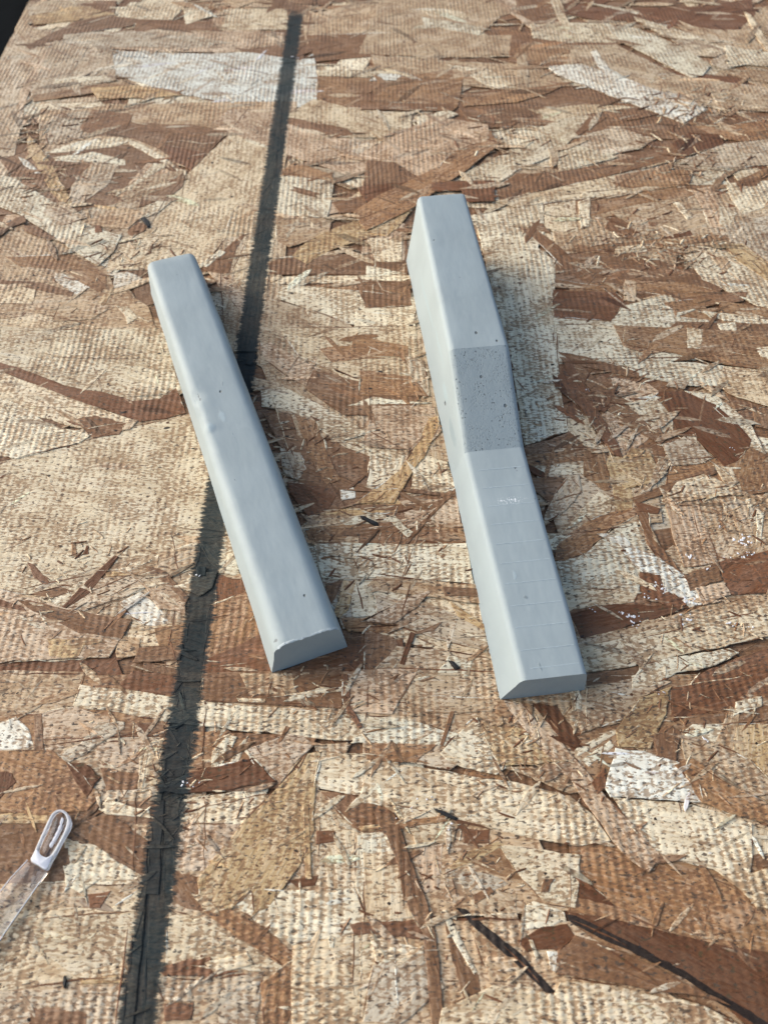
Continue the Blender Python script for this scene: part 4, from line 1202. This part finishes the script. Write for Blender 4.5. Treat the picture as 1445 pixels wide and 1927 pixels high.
# fine raised cross lines
LINE = plain('pale_grey_line', (0.36, 0.43, 0.455), .7, .6)
for k, u0 in enumerate((76.3, 68.6, 61.0, 53.8, 46.2, 38.95, 31.6, 23.85, 16.6, 9.2, 3.4)):
    V, F = [], []
    ws = np.linspace(6.6 if k < 10 else 8, 22.4, 26)
    for w in ws:
        j = mnoise.noise(Vector((w * 1.3, u0, 0))) * .10
        hh = 0.04 + .03 * (mnoise.noise(Vector((w * .8, u0, 5))) + .4)
        hw_ = .17 + .05 * mnoise.noise(Vector((w * 1.7, u0, 9)))
        zt = 13.2 + mnoise.noise(Vector((u0 * .06, w * .15 + 8.8, 13.2 * .15))) * .08
        hh = max(.02, hh) * (.5 if k == 10 else 1)
        V += [((u0 + j - hw_) * MM, -w * MM, (zt - .03) * MM), ((u0 + j - hw_ * .8) * MM, -w * MM, (zt + hh) * MM), ((u0 + j + hw_ * .8) * MM, -w * MM, (zt + hh) * MM), ((u0 + j + hw_) * MM, -w * MM, (zt - .03) * MM)]
    for i in range(len(ws) - 1):
        F += [(i * 4 + q, i * 4 + q + 1, i * 4 + q + 5, i * 4 + q + 4) for q in range(3)]
    link_mesh('cross_line', V, F, LINE, rb)

# ------------------------------------------------------------------ clear plastic stick
def clear_mat(name, rough, tint, frost):
    g = G(name)
    tc = g.n('ShaderNodeTexCoord'); P = g.vec('SCALE', tc.outputs['Object'], 1000.0)
    g.b.inputs['Base Color'].default_value = tint
    g.b.inputs['Roughness'].default_value = rough
    g.b.inputs['IOR'].default_value = 1.46
    g.b.inputs['Transmission Weight'].default_value = 1.0 - frost
    g.put(g.b.inputs['Normal'], g.bump(g.noise(P, 0.5, 3.0), 0.15 * MM, .5))
    return g.m
CLEAR = clear_mat('clear_plastic', .04, (.97, .98, 1, 1), 0.0)
FROST = clear_mat('frosted_plastic', .35, (.90, .92, .97, 1), .55)
RIMC = clear_mat('clear_rim', .22, (.95, .97, 1, 1), .42)
stick = empty('plastic_stick', 'clear plastic stick with a rounded frosted tip at the lower left edge of the board', 'plastic stick', None, (-.0885 * 1, .0405, .0012))
def slab(name, pts, z0, z1, mat, inner=None, bev=.18):
    ox, oy, oz = -88.5, 40.5, 1.2
    p = np.array(pts, float)
    if area(p) < 0: p = p[::-1]
    def dense(p, k=3):
        n = len(p); o = []
        for i in range(n):
            p0, p1, p2, p3 = p[i - 1], p[i], p[(i + 1) % n], p[(i + 2) % n]
            for q in range(k):
                t = q / k
                o.append(.5 * ((2 * p1) + (-p0 + p2) * t + (2 * p0 - 5 * p1 + 4 * p2 - p3) * t * t + (-p0 + 3 * p1 - 3 * p2 + p3) * t ** 3))
        return np.array(o)
    def ring_in(p, d):
        nx = np.roll(p, -1, 0) - np.roll(p, 1, 0); L = np.maximum(np.hypot(nx[:, 0], nx[:, 1]), 1e-6)
        return p + np.stack([-nx[:, 1] / L, nx[:, 0] / L], 1) * d
    sm = dense(p) if inner is not None or bev > .1 else p
    n = len(sm)
    rings = [(sm, z0), (sm, z1 - bev), (ring_in(sm, bev * .5), z1 - bev * .3), (ring_in(sm, bev), z1)]
    if inner is not None:
        q = np.array(inner, float)
        if area(q) < 0: q = q[::-1]
        q = dense(q)
        # match each outer point to the nearest-angle inner point
        c_ = q.mean(0)
        def ang(a): return np.arctan2(a[:, 1] - c_[1], a[:, 0] - c_[0])
        # resample inner by arc fraction starting at closest point
        i0 = int(np.argmin(np.hypot(*(q - sm[0]).T)))
        q = np.roll(q, -i0, 0)
        def resample(pp, m):
            d = np.r_[0, np.cumsum(np.hypot(*(np.roll(pp, -1, 0) - pp).T))]
            t = np.linspace(0, d[-1], m, endpoint=False); pc = np.vstack([pp, pp[:1]])
            return np.stack([np.interp(t, d, pc[:, 0]), np.interp(t, d, pc[:, 1])], 1)
        rings[0:4] = [(resample(r_, n), z_) for r_, z_ in rings]
        q = resample(q, n)
        rings += [(ring_in(q, -bev), z1), (q, z1 - bev * .5), (q, z0)]
    V, F = [], []
    for r_, z_ in rings:
        V += [((x - ox) * MM, (y - oy) * MM, (z_ - oz) * MM) for x, y in r_]
    for k in range(len(rings) - 1):
        for i in range(n):
            j = (i + 1) % n
            F.append((k * n + i, k * n + j, (k + 1) * n + j, (k + 1) * n + i))
    if inner is None:
        F.append(tuple(range(n - 1, -1, -1))); F.append(tuple((len(rings) - 1) * n + i for i in range(n)))
    else:
        for i in range(n):
            j = (i + 1) % n
            F.append(((len(rings) - 1) * n + i, (len(rings) - 1) * n + j, j, i))
    return link_mesh(name, V, F, mat, stick, True, 40)
outer = [(-92.65,40.83),(-92.43,42.58),(-92.01,44.35),(-91.22,48.18),(-90.34,51.84),(-89.64,53.21),(-88.25,53.88),(-86.59,53.46),(-85.18,52.09),(-84.26,50.37),(-84.37,48.66),(-85.32,46.01),(-86.21,43.4),(-87.12,40.94),(-87.92,38.57),(-90.3,39.67)]
inner = [(-89.63,51.6),(-89.03,52.83),(-87.97,53.18),(-86.69,52.5),(-85.83,51.4),(-85.5,50.12),(-85.8,47.69),(-86.5,45.3),(-87.2,43.4),(-87.9,42.2),(-88.8,41.9),(-90.0,42.3),(-91.2,43.5),(-90.9,45.77),(-90.2,48.66)]
slab('tip_rim', outer, 1.0, 2.4, RIMC, [(x * 1.07 + 88.3 * .07, y * 1.03 - 47.5 * .03) for x, y in inner])
slab('tip_floor', [(x * .97 - 88.3 * .03, y * .97 + 47.5 * .03) for x, y in inner], 1.05, 1.45, CLEAR, None, .12)
slab('frosted_neck', [(-92.4,41.1),(-92.1,42.5),(-91.6,43.6),(-90.6,42.6),(-89.4,41.9),(-88.3,41.7),(-87.3,42.2),(-87.3,40.9),(-88.0,38.9),(-90.3,39.9)], 2.41, 2.62, FROST, None, .12)
for pts_ in ([(-87.3,52.0),(-86.6,51.2),(-86.9,50.1),(-87.5,50.4)], [(-87.3,50.2),(-86.7,50.0),(-86.9,48.6),(-87.7,48.9)], [(-87.6,48.8),(-87.0,48.5),(-87.4,47.0),(-88.1,47.4)], [(-88.0,47.3),(-87.3,46.8),(-87.7,45.6),(-88.5,46.1)], [(-88.4,46.0),(-87.8,45.4),(-88.3,44.2),(-89.0,44.9)], [(-86.5,49.8),(-86.3,49.6),(-87.4,45.6),(-87.6,45.9)]):
    slab('frost_glint_patch', pts_, 1.50, 1.72, FROST, None, .12)  # frosted texture, its white reflection put in as pale pieces
slab('blade', [(-93.58,41.2),(-94.57,40.3),(-96.84,37.04),(-99.66,32.2),(-103.9,26.0),(-109.7,18.0),(-112,10),(-108,4),(-102,8),(-97.5,18.5),(-95.4,23.26),(-92.41,29.33),(-89.3,35.46),(-87.93,38.0),(-88.6,38.5),(-90.56,39.5)], 1.1, 1.7, CLEAR, None, .12)
def edge_bead(pts, r):
    V, F = [], []
    for k, (x, y) in enumerate(pts):
        a = np.array(pts[min(k + 1, len(pts) - 1)]) - np.array(pts[max(k - 1, 0)]); a = a / np.linalg.norm(a); nn = (-a[1], a[0])
        for q in range(6):
            t = 2 * math.pi * q / 6
            V.append(((x + nn[0] * r * math.cos(t) + 88.5) * MM, (y + nn[1] * r * math.cos(t) - 40.5) * MM, (1.75 + r * math.sin(t) - 1.2) * MM))
    for k in range(len(pts) - 1):
        for q in range(6): F.append((k * 6 + q, k * 6 + (q + 1) % 6, k * 6 + 6 + (q + 1) % 6, k * 6 + 6 + q))
    link_mesh('blade_edge', V, F, FROST, stick, True)
edge_bead([(-93.7,41.2),(-96.84,37.04),(-99.6,32.2),(-103.8,26.0),(-109.6,18.0)], .14)
edge_bead([(-87.95,38.1),(-89.35,35.46),(-92.45,29.33),(-95.4,23.4),(-97.5,18.5),(-102,8)], .14)

# ------------------------------------------------------------------ loose dark chips
DARK = plain('black_chip', (0.022, 0.022, 0.022), .6, .5)
def chip(label, pts, th=.5, name='dark_chip'):
    p = np.array(pts, float)
    if area(p) < 0: p = p[::-1]
    c_ = p.mean(0); n = len(p)
    z0 = hm(*c_) + .02
    V = [((x - c_[0]) * MM, (y - c_[1]) * MM, 0) for x, y in p] + [((x - c_[0]) * .8 * MM, (y - c_[1]) * .8 * MM, (th + .25 * th * math.sin(i * 2.1)) * MM) for i, (x, y) in enumerate(p)]
    F = [(i, (i + 1) % n, n + (i + 1) % n, n + i) for i in range(n)] + [tuple(range(n, 2 * n)), tuple(range(n - 1, -1, -1))]
    o = link_mesh(name, V, F, DARK)
    o.location = (c_[0] * MM, c_[1] * MM, z0 * MM)
    o['label'] = label; o['category'] = 'chip'
    return o
chip('black sliver on the yellow strand between the two grey bars', [(-8.42, 152.58), (-7.12, 152.13), (-1.93, 149.45), (-2.11, 148.34), (-3.76, 148.56), (-8.03, 151.45)])
chip('black sliver at the lower edge of the long pale strand, below the grey bars', [(13.52, 54.73), (16.56, 53.88), (20.25, 52.07), (19.63, 51.38), (16.78, 52.35), (13.94, 54.02)])
chip('small black chip beside the near left side of the lined bar', [(20.02, 98.09), (21.32, 97.92), (23.31, 95.65), (22.14, 95.13), (20.75, 96.52)])
chip('tiny black oval bit near the bottom left corner of the picture', [(-78.45, 14.97), (-78.14, 15.31), (-77.53, 14.41), (-77.32, 12.97), (-77.55, 12.31), (-78.21, 13.41)])
chip('black curled bit on the big cream strand, up and left of the smooth bar', [(-116.53, 325.4), (-114.47, 326.67), (-111.67, 323.71), (-109.96, 318.29), (-111.07, 317.46), (-113.32, 321.61)])


# ------------------------------------------------------------------ floor far below the board
gf = G('dark_floor')
tc = gf.n('ShaderNodeTexCoord')
nz = gf.noise(tc.outputs['Object'], 5.0, 4.0, .6)
gf.put(gf.b.inputs['Base Color'], gf.mix(gf.ramp(nz, .45, .62), (.0012, .002, .003, 1), (.0035, .005, .006, 1)))  # dark floor, with the shade below the board put into its colour
gf.b.inputs['Roughness'].default_value = .9
gf.b.inputs['Specular IOR Level'].default_value = .03
S = 6.0
fl = link_mesh('floor', [(-S, -S, -.75), (S, -S, -.75), (S, S, -.75), (-S, S, -.75)], [(0, 1, 2, 3)], gf.m)
fl['kind'] = 'structure'
